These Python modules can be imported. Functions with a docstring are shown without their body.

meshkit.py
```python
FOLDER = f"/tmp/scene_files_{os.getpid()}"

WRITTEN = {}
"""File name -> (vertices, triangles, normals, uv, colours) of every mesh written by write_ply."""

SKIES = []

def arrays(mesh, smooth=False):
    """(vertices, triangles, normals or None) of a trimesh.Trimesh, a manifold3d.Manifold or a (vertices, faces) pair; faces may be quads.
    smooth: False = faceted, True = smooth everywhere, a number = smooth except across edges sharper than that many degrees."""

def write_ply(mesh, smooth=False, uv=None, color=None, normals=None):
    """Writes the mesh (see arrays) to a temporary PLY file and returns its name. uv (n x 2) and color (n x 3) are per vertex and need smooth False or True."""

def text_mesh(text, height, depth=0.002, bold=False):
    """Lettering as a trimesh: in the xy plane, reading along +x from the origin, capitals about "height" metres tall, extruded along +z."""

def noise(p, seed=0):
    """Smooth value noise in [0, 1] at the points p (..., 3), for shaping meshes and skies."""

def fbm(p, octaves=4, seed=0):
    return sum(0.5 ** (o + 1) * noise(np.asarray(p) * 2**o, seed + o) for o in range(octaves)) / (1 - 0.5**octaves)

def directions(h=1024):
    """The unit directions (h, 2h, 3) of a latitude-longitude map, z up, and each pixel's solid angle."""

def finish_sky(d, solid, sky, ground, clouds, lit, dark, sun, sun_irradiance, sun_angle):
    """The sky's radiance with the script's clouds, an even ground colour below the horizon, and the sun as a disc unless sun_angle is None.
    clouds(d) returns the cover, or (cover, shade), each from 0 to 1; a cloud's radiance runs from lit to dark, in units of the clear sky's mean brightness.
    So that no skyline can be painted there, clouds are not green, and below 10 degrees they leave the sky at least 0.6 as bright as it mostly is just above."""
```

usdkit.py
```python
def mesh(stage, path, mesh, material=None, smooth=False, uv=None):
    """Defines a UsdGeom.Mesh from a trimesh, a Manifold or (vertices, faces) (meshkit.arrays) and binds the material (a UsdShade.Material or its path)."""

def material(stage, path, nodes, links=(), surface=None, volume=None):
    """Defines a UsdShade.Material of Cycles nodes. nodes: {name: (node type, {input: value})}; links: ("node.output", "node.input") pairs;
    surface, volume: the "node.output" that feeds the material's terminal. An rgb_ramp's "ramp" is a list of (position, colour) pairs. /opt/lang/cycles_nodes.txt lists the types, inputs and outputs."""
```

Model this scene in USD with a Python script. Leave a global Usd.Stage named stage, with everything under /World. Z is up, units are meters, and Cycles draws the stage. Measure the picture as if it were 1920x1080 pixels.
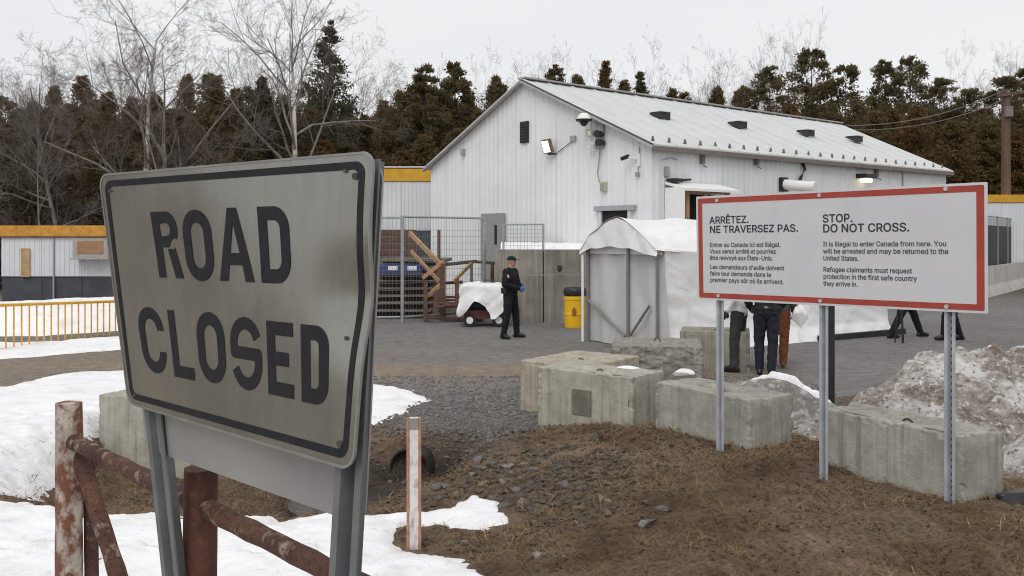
import math, numpy as np, trimesh, shapely, usdkit, meshkit
from shapely.geometry import Polygon, Point, box as sbox, LineString
from manifold3d import Manifold
from pxr import Usd, UsdGeom, UsdLux, UsdShade, Sdf, Gf, Vt

stage = Usd.Stage.CreateInMemory()
UsdGeom.SetStageUpAxis(stage, 'Z')
UsdGeom.Xform.Define(stage, '/World')
UsdGeom.Scope.Define(stage, '/World/Looks')
PI = math.pi
CAMZ = 2.1

# ------------------------------------------------------------------ camera, sky, sun
cam = UsdGeom.Camera.Define(stage, '/World/camera')
cam.AddTranslateOp().Set(Gf.Vec3d(0, 0, CAMZ)); cam.AddRotateXOp().Set(90)
cam.CreateHorizontalApertureAttr(36.0); cam.CreateVerticalApertureAttr(20.25)
cam.CreateFocalLengthAttr(31.875)
cam.CreateVerticalApertureOffsetAttr(-1.6875)
cam.CreateClippingRangeAttr(Gf.Vec2f(0.05, 2000))
cam.CreateExposureAttr(0.0)
SUN_EL, SUN_ROT = math.radians(50), math.radians(200)
sun = UsdLux.DistantLight.Define(stage, '/World/sun')
sun.CreateIntensityAttr(0.35); sun.CreateAngleAttr(40.0); sun.CreateNormalizeAttr(True)
sun.CreateColorAttr(Gf.Vec3f(1, .98, .95))
sd = np.array([math.sin(SUN_ROT) * math.cos(SUN_EL), math.cos(SUN_ROT) * math.cos(SUN_EL), math.sin(SUN_EL)])
_z = sd; _x = np.cross([0, 0, 1], _z); _x /= np.linalg.norm(_x); _y = np.cross(_z, _x)
sun.AddTransformOp().Set(Gf.Matrix4d(*[float(v) for r in (list(_x) + [0], list(_y) + [0], list(_z) + [0], [0, 0, 0, 1]) for v in r]))
dome = UsdLux.DomeLight.Define(stage, '/World/sky')
CLOUD = 8.85
skym = usdkit.material(stage, '/World/Looks/overcast_sky', {
    'tc': ('texture_coordinate', {}),
    'map': ('mapping', {'scale': (1.2, 1.2, 3.0)}),
    'n': ('noise_texture', {'scale': 1.6, 'detail': 5.0, 'roughness': 0.55}),
    'r': ('rgb_ramp', {'ramp': [(0.3, (CLOUD * .90, CLOUD * .905, CLOUD * .94)), (0.5, (CLOUD * .985, CLOUD * .985, CLOUD)), (0.7, (CLOUD * 1.03, CLOUD * 1.03, CLOUD * 1.035))]}),
    'sky': ('sky_texture', {'sky_type': 'single_scattering', 'sun_disc': False, 'sun_elevation': SUN_EL, 'sun_rotation': SUN_ROT}),
    'mx': ('mix', {'fac': 0.95}),
    'bg': ('background_shader', {'strength': 0.1})},
    [('tc.generated', 'map.vector'), ('map.vector', 'n.vector'), ('n.fac', 'r.fac'), ('sky.color', 'mx.color1'), ('r.color', 'mx.color2'), ('mx.color', 'bg.color')], surface='bg.background')
UsdShade.MaterialBindingAPI.Apply(dome.GetPrim()).Bind(skym)
for k, v in (('kind', 'structure'), ('label', 'pale overcast white sky over the trees'), ('category', 'sky')):
    dome.GetPrim().SetCustomDataByKey(k, v)

# ------------------------------------------------------------------ materials
MATS = {}
def mat(name, color, rough=.7, var=.12, scale=6.0, spec=.4, metal=0.0, bump=0.0, bscale=40.0, stretch=(1, 1, 1), color2=None, second=None, emit=None, obj=False, island=None, translucent=0, lo=.35, hi=.65):
    """principled with a noise-driven colour from color to color2 (or color +- var), an optional second noise layer (scale, colour, from, to), and a bump."""
    if name in MATS: return MATS[name]
    c = np.array(color, float)
    a, b = (c * (1 - var), np.clip(c * (1 + var), 0, .95)) if color2 is None else (c, np.array(color2, float))
    src = 'tc.object' if obj else 'g.position'
    n = {'g': ('geometry', {}), 'tc': ('texture_coordinate', {}), 'mp': ('mapping', {'scale': stretch}),
         'n': ('noise_texture', {'scale': scale, 'detail': 5.0, 'roughness': .6}),
         'r': ('rgb_ramp', {'ramp': [(lo, a), (hi, b)]}),
         'p': ('principled_bsdf', {'roughness': rough, 'specular_ior_level': spec, 'metallic': metal})}
    l = [(src, 'mp.vector'), ('mp.vector', 'n.vector'), ('n.fac', 'r.fac')]
    out = 'r.color'
    if island:
        n['ir'] = ('rgb_ramp', {'ramp': island}); l.append(('g.random_per_island', 'ir.fac'))
        n['im'] = ('mix', {'mix_type': 'mix', 'fac': .6}); l += [(out, 'im.color1'), ('ir.color', 'im.color2')]; out = 'im.color'
    for k, s in enumerate(second or []):
        sc, col, f0, f1 = s[:4]; st = s[4] if len(s) > 4 else (1, 1, 1); amt = s[5] if len(s) > 5 else 1.0
        n[f'm{k}p'] = ('mapping', {'scale': st, 'location': (3.1 * k + 1, 2.7, 5.3 * k)}); l.append((src, f'm{k}p.vector'))
        n[f'm{k}n'] = ('noise_texture', {'scale': sc, 'detail': 6.0, 'roughness': .65}); l.append((f'm{k}p.vector', f'm{k}n.vector'))
        n[f'm{k}r'] = ('map_range', {'from_min': f0, 'from_max': f1, 'to_min': 0.0, 'to_max': amt, 'clamp': True}); l.append((f'm{k}n.fac', f'm{k}r.value'))
        n[f'm{k}m'] = ('mix', {'color2': col}); l += [(f'm{k}r.result', f'm{k}m.fac'), (out, f'm{k}m.color1')]; out = f'm{k}m.color'
    l.append((out, 'p.base_color'))
    if bump:
        n['bn'] = ('noise_texture', {'scale': bscale, 'detail': 4.0, 'roughness': .6}); n['b'] = ('bump', {'strength': bump, 'distance': .02})
        l += [('mp.vector', 'bn.vector'), ('bn.fac', 'b.height'), ('b.normal', 'p.normal')]
    if emit:
        n['p'][1].update({'emission_color': emit[0], 'emission_strength': emit[1]})
    surf = 'p.BSDF'
    if translucent:
        n['tl'] = ('translucent_bsdf', {}); n['mc'] = ('mix_closure', {'fac': translucent}); l += [(out, 'tl.color'), ('p.BSDF', 'mc.closure1'), ('tl.BSDF', 'mc.closure2')]; surf = 'mc.closure'
    MATS[name] = usdkit.material(stage, '/World/Looks/' + name, n, l, surface=surf)
    return MATS[name]

# ------------------------------------------------------------------ prims
used = {}
def numbered(parent, name):
    k = (parent, name); i = used.get(k, -1) + 1; used[k] = i
    return f'{parent}/{name}' if i == 0 else f'{parent}/{name}_{i:03d}'
def tag(p, label=None, cat=None, group=None, kind=None):
    p = p.GetPrim() if hasattr(p, 'GetPrim') else p
    for k, v in (('label', label), ('category', cat), ('group', group), ('kind', kind)):
        if v: p.SetCustomDataByKey(k, v)
    return p
def place(x, loc, rz=0., sc=(1, 1, 1)):
    x.AddTranslateOp().Set(Gf.Vec3d(*map(float, loc))); x.AddRotateZOp().Set(float(math.degrees(rz))); x.AddScaleOp().Set(Gf.Vec3f(*map(float, sc)))
def thing(name, label, cat, loc=(0, 0, 0), rz=0., sc=(1, 1, 1), group=None, kind=None):
    x = UsdGeom.Xform.Define(stage, numbered('/World', name)); place(x, loc, rz, sc)
    return tag(x, label, cat, group, kind)
def copy(src, label, loc, rz=0., sc=(1, 1, 1), group=None, name=None):
    cat = src.GetCustomDataByKey('category')
    import re
    base = name or re.sub(r'_\d{3}$', '', src.GetName())
    x = UsdGeom.Xform.Define(stage, numbered('/World', base)); p = x.GetPrim()
    place(x, loc, rz, sc)
    p.GetReferences().AddInternalReference(src.GetPath()); p.SetInstanceable(True)
    return tag(p, label, cat, group)
def part(parent, name, mesh, m, label=None, smooth=False, vcol=None, kind=None):
    path = numbered(str(parent.GetPath()), name)
    g = usdkit.mesh(stage, path, mesh, m, smooth=smooth)
    if vcol is not None:
        UsdGeom.PrimvarsAPI(g).CreatePrimvar('tint', Sdf.ValueTypeNames.Color3fArray, 'vertex').Set(Vt.Vec3fArray.FromNumpy(np.asarray(vcol, np.float32)))
    return tag(g, label, None, None, kind)
WORLD = stage.GetPrimAtPath('/World')
def solo(name, mesh, m, label, cat, group=None, kind=None, smooth=False, vcol=None):
    return tag(part(WORLD, name, mesh, m, smooth=smooth, vcol=vcol), label, cat, group, kind)

# ------------------------------------------------------------------ shapes
def cat_(ms): return trimesh.util.concatenate(ms)
def frame(a, b, up=(0, 0, 1)):
    a, b = np.array(a, float), np.array(b, float); z = b - a; L = np.linalg.norm(z); z = z / L
    u = np.array(up, float)
    if abs(u @ z) > .98: u = np.array([0, 1., 0])
    x = np.cross(u, z); x /= np.linalg.norm(x); y = np.cross(z, x)
    T = np.eye(4); T[:3, 0], T[:3, 1], T[:3, 2], T[:3, 3] = x, y, z, (a + b) / 2
    return T, L
def cbox(sx, sy, sz, ch=.006):
    """box with chamfered edges, centred"""
    ch = min(ch, sx * .3, sy * .3, sz * .3); pts = []
    for i in (-1, 1):
        for j in (-1, 1):
            for k in (-1, 1):
                for a in range(3):
                    s = [ch, ch, ch]; s[a] = 0
                    pts.append([i * (sx / 2 - s[0]), j * (sy / 2 - s[1]), k * (sz / 2 - s[2])])
    return trimesh.convex.convex_hull(np.array(pts))
def bx(c, s, rz=0., ch=.006):
    m = cbox(*s, ch); m.apply_transform(trimesh.transformations.rotation_matrix(rz, [0, 0, 1])); m.apply_translation(c); return m
def beam(a, b, w, d, up=(0, 0, 1), ch=.004):
    T, L = frame(a, b, up); m = cbox(w, d, L, ch); m.apply_transform(T); return m
def rod(a, b, r, n=10, r2=None):
    T, L = frame(a, b); r2 = r if r2 is None else r2
    m = trimesh.creation.revolve(np.array([(0, -L / 2), (r, -L / 2), (r2, L / 2), (0, L / 2)]), sections=n); m.apply_transform(T); return m
def tube(pts, r, n=6, caps=True):
    pts = np.array(pts, float); r = np.broadcast_to(np.asarray(r, float), len(pts)); V = []; F = []
    up = np.array([.013, .017, 1.])
    for i, p in enumerate(pts):
        d = pts[min(i + 1, len(pts) - 1)] - pts[max(i - 1, 0)]; d /= np.linalg.norm(d) + 1e-9
        u = up if abs(d[2]) < .95 else np.array([1., .1, 0])
        x = np.cross(u, d); x /= np.linalg.norm(x); y = np.cross(d, x)
        t = np.arange(n) * 2 * PI / n
        V.append(p + r[i] * (np.cos(t)[:, None] * x + np.sin(t)[:, None] * y))
    V = np.vstack(V)
    for i in range(len(pts) - 1):
        for j in range(n):
            a, b = i * n + j, i * n + (j + 1) % n; F += [[a, b, b + n], [a, b + n, a + n]]
    if caps:
        V = np.vstack([V, pts[0], pts[-1]]); e = len(V)
        for j in range(n):
            F.append([e - 2, (j + 1) % n, j]); F.append([e - 1, e - 2 - n + j, e - 2 - n + (j + 1) % n])
    return trimesh.Trimesh(V, F, process=False)
def lathe(prof, n=20, c=(0, 0, 0)):
    m = trimesh.creation.revolve(np.array(prof, float), sections=n); m.apply_translation(c); return m
def rocky(size, seed, sub=2, rough=.25):
    m = trimesh.creation.icosphere(sub); v = m.vertices
    v = v * (1 + rough * 2 * (meshkit.fbm(v * 1.3 + seed * 7.1, 3, seed) - .5))[:, None]
    for k in range(5):                       # a few flat breaks
        rr = np.random.default_rng(seed * 31 + k); nn = rr.normal(size=3); nn /= np.linalg.norm(nn)
        d = v @ nn; v = v - np.outer(np.maximum(d - .68, 0), nn)
    return trimesh.Trimesh(v * np.array(size), m.faces, process=False)
def sm(x, a, b):
    t = np.clip((np.asarray(x, float) - a) / (b - a), 0, 1); return t * t * (3 - 2 * t)
def grid(nx, ny):
    i, j = np.meshgrid(np.arange(nx - 1), np.arange(ny - 1), indexing='ij'); a = (i * ny + j).ravel()
    return np.vstack([np.stack([a, a + ny, a + ny + 1], 1), np.stack([a, a + ny + 1, a + 1], 1)])
def G(u, v, z=0.):
    """ground point that stood under a picture position when the place was surveyed"""
    Y = (CAMZ - z) * 1700 / (v - 450); return ((u - 960) / 1700 * Y, Y)

# ------------------------------------------------------------------ terrain
def poly(pts, z=0.): return Polygon([G(u, v, z) if v > 400 else (u, v) for u, v in pts])
DITCH = Polygon([(-4.8, 7.95), (-4.0, 7.35), (-3.2, 6.98), (-1.9, 6.9), (-1.15, 7.15), (-.75, 7.8), (-.35, 8.5), (-.25, 9.2), (-.7, 9.75), (-1.5, 10.0), (-2.6, 10.5), (-4.2, 11.1), (-5.0, 10.9), (-5.2, 9.6)]).buffer(.1)
def sdist(P, x, y):
    pts = shapely.points(x, y); d = shapely.distance(pts, P.boundary); return np.where(shapely.contains_xy(P, x, y), d, -d)
def nz(x, y, s, seed=0, o=3): return meshkit.fbm(np.stack([np.asarray(x) * s, np.asarray(y) * s, np.zeros_like(x) + seed * 3.3], -1), o, seed) - .5
def terrain(x, y):
    x, y = np.asarray(x, float), np.asarray(y, float); sh = x.shape; x, y = x.ravel(), y.ravel()
    z = np.zeros_like(x)
    mound = sm(x, -.7, 1.3) * (1 - sm(y, 8.6, 10.9)) * sm(y, 2.5, 4.5)
    z += .21 * mound
    z += mound * (.16 * nz(x, y, 1.1, 1) + .10 * nz(x, y, 4.0, 2))
    near = (np.abs(x) < 9) & (y > 3) & (y < 14)
    d = np.full_like(x, -5.); d[near] = sdist(DITCH, x[near], y[near])
    z -= .52 * sm(d + .22 * nz(x, y, 2.2, 3), -.05, 1.15)
    cul = np.exp(-((x + 1.02) / .52) ** 4) * (1 - sm(y, 9.55, 9.80)) * sm(y, 8.3, 8.9); z -= .42 * cul * (1 - sm(d, .1, .9))
    z += mound * .035 * nz(x, y, 13, 7, 2)
    z += .05 * sm(d, -1.0, 0) * nz(x, y, 7, 4) * 2
    z += .03 * nz(x, y, .5, 5) + .012 * nz(x, y, 6, 6) * (1 - sm(y, 11, 13.2))
    z += .12 * sm(y, 40, 80)
    return z.reshape(sh)
def axis(fine0, fine1, step, lo, hi, growth=1.09):
    a = list(np.arange(fine0, fine1 + 1e-9, step)); s = step
    while a[-1] < hi: s *= growth; a.append(a[-1] + s)
    s = step
    while a[0] > lo: s *= growth; a.insert(0, a[0] - s)
    return np.array(a)
gx, gy = axis(-6.5, 6.0, .04, -220, 220), axis(4.2, 13.0, .04, -160, 320)
XX, YY = np.meshgrid(gx, gy, indexing='ij'); ZZ = terrain(XX, YY)
xf, yf = XX.ravel(), YY.ravel()
# surface kinds: grey gravel yard, tan wheel tracks, brown earth, wet ditch
ear = poly([(690, 880), (800, 880), (880, 835), (955, 805), (1040, 806), (1150, 810), (1330, 800), (1480, 790), (1500, 800), (1560, 745), (1900, 700), (2600, 760)], 0.)
EARTH = Polygon(list(ear.exterior.coords)[:-1] + [(9, 1.0), (.2, 1.0), (-.2, 5.0), (-1.2, 6.9)])
EARTH = EARTH.buffer(0).union(DITCH.buffer(.15))
nearm = (np.abs(xf) < 14) & (yf > -3) & (yf < 20)
de = np.full_like(xf, -3.); de[nearm] = sdist(EARTH, xf[nearm], yf[nearm]); de += .5 * nz(xf, yf, 2.5, 8) + .3 * nz(xf, yf, 9, 9)
earth = sm(de, -.08, .12)
dd = np.full_like(xf, -3.); dd[nearm] = sdist(DITCH, xf[nearm], yf[nearm])
wet = np.clip(sm(-ZZ.ravel() + .12 * nz(xf, yf, 3, 15), .16, .36) * sm(xf, -2.8, -1.9) + .75 * np.exp(-(((xf + .55) / .75) ** 2 + ((yf - 9.45) / .65) ** 2)), 0, 1)
tan = np.exp(-((yf - 14.6 + .25 * xf * .3 + .8 * nz(xf, yf, .8, 11)) / .9) ** 2) * .85 + .5 * np.exp(-((yf - 17.0 + .4 * nz(xf, yf, .6, 12)) / .35) ** 2)
tan *= (1 - sm(xf, 2.5, 5)); tan = np.maximum(tan, .55 * (xf < -4) * sm(yf, 12, 13) * (1 - sm(yf, 17, 18)))
tan = np.maximum(tan, .9 * (1 - sm(yf, 6.6, 7.6)) * (1 - sm(xf, -4.6, -3.6)) + .8 * (1 - sm(yf, -1.5, 0)))
grav = np.array([.185, .178, .170]); tanc = np.array([.26, .205, .15]); brown = np.array([.120, .085, .060]); wood = np.array([.10, .085, .06])
col = grav * (1 + .35 * nz(xf, yf, .7, 13))[:, None]
col = col + (tanc - col) * np.clip(tan, 0, 1)[:, None]
bt = np.clip(.5 + 1.6 * nz(xf, yf, 1.6, 14), 0, 1)[:, None]
bcol = brown * (1 - bt) + np.array([.19, .135, .09]) * bt
col = col + (bcol - col) * earth[:, None]
col = col + (np.array([.040, .034, .030]) - col) * (.85 * wet[:, None])
far = sm(yf, 30, 38)[:, None]; col = col + (wood - col) * far
gm = usdkit.material(stage, '/World/Looks/ground_soil', {
    'a': ('attribute', {'attribute': 'tint'}), 'g': ('geometry', {}),
    'n': ('noise_texture', {'scale': 34.0, 'detail': 6.0, 'roughness': .75}),
    'v': ('voronoi_texture', {'scale': 38.0}),
    'r': ('rgb_ramp', {'ramp': [(.25, (.30, .29, .28)), (.5, (1, 1, 1)), (.78, (1.9, 1.85, 1.8))]}),
    'm': ('mix', {'mix_type': 'multiply', 'fac': 1.0}),
    'vr': ('rgb_ramp', {'ramp': [(0, (1.25, 1.25, 1.25)), (.6, (.75, .75, .75))]}),
    'm2': ('mix', {'mix_type': 'multiply', 'fac': .4}), 'n3': ('noise_texture', {'scale': 4.5, 'detail': 7.0, 'roughness': .7}), 'r3': ('rgb_ramp', {'ramp': [(.3, (.66, .65, .64)), (.5, (1, 1, 1)), (.72, (1.3, 1.28, 1.25))]}), 'm3': ('mix', {'mix_type': 'multiply', 'fac': 1.0}),
    'b': ('bump', {'strength': .7, 'distance': .03}),
    'p': ('principled_bsdf', {'roughness': .92, 'specular_ior_level': .2})},
    [('g.position', 'n.vector'), ('g.position', 'v.vector'), ('n.fac', 'r.fac'), ('a.color', 'm.color1'), ('r.color', 'm.color2'), ('v.distance', 'vr.fac'), ('m.color', 'm2.color1'), ('vr.color', 'm2.color2'),
     ('g.position', 'n3.vector'), ('n3.fac', 'r3.fac'), ('m2.color', 'm3.color1'), ('r3.color', 'm3.color2'), ('m3.color', 'p.base_color'), ('n.fac', 'b.height'), ('b.normal', 'p.normal')], surface='p.BSDF')
solo('ground', (np.stack([xf, yf, ZZ.ravel()], 1), grid(len(gx), len(gy))), gm, 'grey gravel yard turning to brown earth and a ditch', 'ground', kind='structure', smooth=True, vcol=col)

# snow lying on it, each drift a sheet of its own
snowm = mat('snow', (.80, .80, .81), .85, .05, 3.0, .2, second=[(9.0, (.50, .46, .40), .60, .78), (2.2, (.62, .61, .60), .52, .75), (60, (.22, .18, .14), .66, .74), (25, (.45, .42, .38), .64, .74)], bump=.6, bscale=18)
def snow(name, P, label, thick=.05, z0=0, step=.035, jit=.16, mound=0., prints=()):
    x0, y0, x1, y1 = P.buffer(.3).bounds
    ax, ay = np.arange(x0, x1, step), np.arange(y0, y1, step)
    X, Y = np.meshgrid(ax, ay, indexing='ij'); x, y = X.ravel(), Y.ravel()
    d = sdist(P, x, y) + jit * 2 * nz(x, y, 3.0, 21, 4) + jit * .8 * nz(x, y, 11, 22, 2)
    t = thick * np.tanh(d / (.10 + .10 * (nz(x, y, 1.2, 26) + .5))) + np.where(d > 0, .05 * nz(x, y, 1.5, 23) + .035 * nz(x, y, 5, 24) + .02 * nz(x, y, 14, 25, 2), 0) * sm(d, 0, .3) + mound * sm(d, 0, 1.6)
    for (fx, fy, fa) in prints:
        c, s = math.cos(fa), math.sin(fa); u, v = (x - fx) * c + (y - fy) * s, -(x - fx) * s + (y - fy) * c
        q = (u / .15) ** 2 + (v / .06) ** 2; t = t - .055 * np.exp(-q ** 2) + .014 * np.exp(-(q - 2.0) ** 2)
    z = terrain(x, y) + t
    F = grid(len(ax), len(ay)); F = F[(t[F] > -.03).any(1)]
    m = trimesh.Trimesh(np.stack([x, y, z], 1), F, process=False); m.remove_unreferenced_vertices()
    return solo(name, m, snowm, label, 'snow', kind='structure', smooth=True)
STAKE = (-.665, 6.15)
hole = Polygon([G(u, v) for u, v in [(735, 1008), (752, 988), (830, 985), (900, 1000), (975, 1012), (960, 1030), (870, 1042), (800, 1040), (745, 1025)]])
nearsnow = Polygon([G(u, v) for u, v in [(905, 1085), (880, 1055), (830, 1042), (760, 1034), (736, 1008), (752, 986), (830, 990), (870, 1006), (965, 1004), (978, 990), (940, 968), (925, 948), (890, 940), (850, 950), (790, 962), (700, 968), (640, 974), (500, 976), (330, 972), (170, 968), (60, 948), (-260, 925)]] + [(-4.3, 5.4), (-3.7, 4.2), (-3.0, 3), (-2.2, -2), (.0, -2), (.0, 4.4)])
snow('snow_near_fence', nearsnow, 'bright snow field in front of the ditch, around the rusty fence', step=.03, thick=.06, prints=[(-3.4 + .36 * k, 6.15 - .05 * k + (.09 if k % 2 else -.09) + .03 * math.sin(k * 2.3), -.12 + .1 * math.sin(k * 1.7)) for k in range(7)] + [(-2.9 + .07 * k, 4.9 + .33 * k, 1.3 + .1 * math.sin(k)) for k in range(4)])
snow('snow_left_bank', Polygon([G(u, v) for u, v in [(-300, 728), (0, 728), (110, 703), (240, 695), (330, 700), (330, 745), (240, 772), (175, 795), (110, 850), (40, 902), (-20, 925), (-300, 900)]]), 'broad snow patch on the far side of the ditch at left', mound=.05)
snow('snow_ditch_strip', Polygon([G(u, v, -.2) for u, v in [(-30, 935), (40, 915), (160, 912), (300, 900), (345, 905), (330, 917), (200, 920), (60, 940)]]), 'thin strip of snow lying inside the brown ditch', jit=.07, thick=.05)
snow('snow_gravel_patch', Polygon([G(u, v) for u, v in [(560, 715), (700, 722), (745, 728), (812, 750), (770, 768), (705, 798), (600, 800), (540, 760)]]), 'small snow patch on the gravel just right of the ROAD CLOSED sign', mound=.06)
snow('snow_barrier_strip', Polygon([(-22, 13.9), (-9.5, 15.5), (-7.2, 17.6), (-6.2, 18.6), (-7.6, 20.6), (-9.3, 18.6), (-22, 17)]), 'strip of grey snow along the foot of the yellow barrier', step=.07)
snow('snow_trailer_bank', Polygon([(-30, 20.5), (-10.3, 19.8), (-8.4, 21.6), (-6.5, 22.5), (-6.5, 28.4), (-11.5, 28.0), (-14.5, 24.5), (-30, 24)]), 'snow bank sloping up behind the yellow barrier', mound=.45, step=.09)

# gravel stones and grass: uncountable
R = np.random.default_rng(5)
def scatter_stones(n, region, smin, smax, seed):
    r = np.random.default_rng(seed); x = r.uniform(region[0], region[1], n); y = r.uniform(region[2], region[3], n)
    return x, y, r.uniform(smin, smax, n) * r.choice([1, 1, 1, 1.6], n), r
x, y, s, r = scatter_stones(44000, (-3.4, 4.4, 8.2, 14.0), .006, .017, 3)
dE = sdist(EARTH, x, y); keep = ((dE < .35) & (r.random(len(x)) < 1 - .97 * sm(y + 1.6 * nz(x, y, .8, 36), 9.6, 12.9))) | ((dE < .8) & (r.random(len(x)) < .14)); x, y, s = x[keep], y[keep], s[keep]
ico = trimesh.creation.icosphere(0)
V = ico.vertices[None] * (1 + .5 * (r.random((len(x), 12, 1)) - .5)) * s[:, None, None] * np.array([1, 1, .7]) + np.stack([x, y, terrain(x, y) + s * .3], 1)[:, None]
Fs = ico.faces[None] + (np.arange(len(x)) * 12)[:, None, None]
stonem = mat('gravel_stone', (.17, .16, .15), .9, .3, 3, island=[(0, (.11, .10, .09)), (.5, (.21, .20, .19)), (.85, (.32, .31, .295)), (1, (.52, .50, .48))])
solo('gravel', (V.reshape(-1, 3), Fs.reshape(-1, 3)), stonem, 'loose grey gravel strewn over the yard edge and ditch bank', 'gravel', kind='stuff')

def blades(n, region, seed, Lr, wr, upr, mask, name, m, label, catg):
    r = np.random.default_rng(seed); x = r.uniform(region[0], region[1], n); y = r.uniform(region[2], region[3], n)
    k = mask(x, y, r); x, y = x[k], y[k]; n = len(x); z = terrain(x, y)
    az = r.uniform(0, 2 * PI, n); L = r.uniform(*Lr, n); w = r.uniform(*wr, n); up = r.uniform(*upr, n) ; bend = r.uniform(-.9, .2, n)
    d = np.stack([np.cos(az), np.sin(az), np.zeros(n)], 1); sx = np.stack([-np.sin(az), np.cos(az), np.zeros(n)], 1); Z = np.array([0, 0, 1.])
    p0 = np.stack([x, y, z + r.uniform(-.01, .025, n)], 1)
    p1 = p0 + d * (L * .5 * np.cos(up))[:, None] + Z * (L * .5 * np.sin(up))[:, None]
    p2 = p1 + d * (L * .5 * np.cos(up + bend))[:, None] + Z * (L * .5 * np.sin(up + bend))[:, None]
    s0 = sx * w[:, None]
    V = np.stack([p0 - s0, p0 + s0, p1 - s0 * .8, p1 + s0 * .8, p2], 1)
    F = np.array([[0, 1, 3], [0, 3, 2], [2, 3, 4]])[None] + (np.arange(n) * 5)[:, None, None]
    return solo(name, (V.reshape(-1, 3), F.reshape(-1, 3)), m, label, catg, kind='stuff')
def dry(x, y, r): return r.random(len(x)) > .9 * np.exp(-(((x + .85) / .95) ** 2 + ((y - 9.05) / .95) ** 2) ** 2)
SN = nearsnow.union(Polygon([(-.3, 4), (.05, 4), (.05, 5.2), (-.3, 5.2)]))
GRASS = EARTH.intersection(Polygon([(-1.0, 3.4), (8, 3.4), (8, 9.8), (1.9, 9.7), (.4, 9.7), (-.2, 8.6), (-.9, 7.6)]))
def gmask(x, y, r):
    k = shapely.contains_xy(GRASS, x, y) & ~shapely.contains_xy(SN, x, y)
    rocky_ = np.exp(-(((x - .2) / .75) ** 2 + ((y - 7.3) / .8) ** 2))
    dens = np.clip(.5 + 2.8 * nz(x, y, 1.6, 31), .04, 1) * (1 - .75 * rocky_)
    return k & (r.random(len(x)) < dens) & dry(x, y, r)
grassm = mat('dead_grass', (.13, .068, .034), .9, .2, 1.6, .2, color2=(.52, .36, .19), lo=.38, hi=.62, island=[(0, (.065, .042, .027)), (.3, (.20, .120, .063)), (.6, (.36, .235, .125)), (.85, (.52, .38, .22)), (1, (.70, .58, .42))])
blades(150000, (-1, 7.0, 3.4, 9.8), 41, (.04, .15), (.0014, .0030), (-.05, .55), gmask, 'dead_grass', grassm, 'matted brown dead grass covering the mound at right', 'grass')
def smask(x, y, r):
    return gmask(x, y, r) & (r.random(len(x)) < np.clip(4.5 * nz(x, y, 1.1, 37) - .1, 0, 1))
strawm = mat('straw_grass', (.42, .28, .14), .9, .3, 3, .2, island=[(0, (.30, .19, .09)), (.6, (.56, .42, .25)), (1, (.75, .64, .46))])
blades(26000, (-1, 7.0, 3.4, 9.8), 44, (.06, .20), (.0014, .0028), (.0, .7), smask, 'straw_tufts', strawm, 'pale straw coloured tufts among the dead grass', 'grass')
litm = mat('leaf_litter', (.12, .07, .04), .9, .2, 4, .2, island=[(0, (.05, .033, .022)), (.5, (.15, .088, .05)), (.85, (.28, .16, .08)), (1, (.48, .38, .27))])
def lmask(x, y, r):
    return shapely.contains_xy(EARTH, x, y) & ~shapely.contains_xy(SN, x, y) & (r.random(len(x)) < np.clip(.5 + 2 * nz(x, y, 2, 33), 0, 1)) & dry(x, y, r)
blades(42000, (-5.2, 7.0, 3.4, 11), 42, (.02, .055), (.006, .014), (-.2, .7), lmask, 'leaf_litter', litm, 'dark leaf litter over the bare earth and ditch', 'leaf litter')
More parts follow.
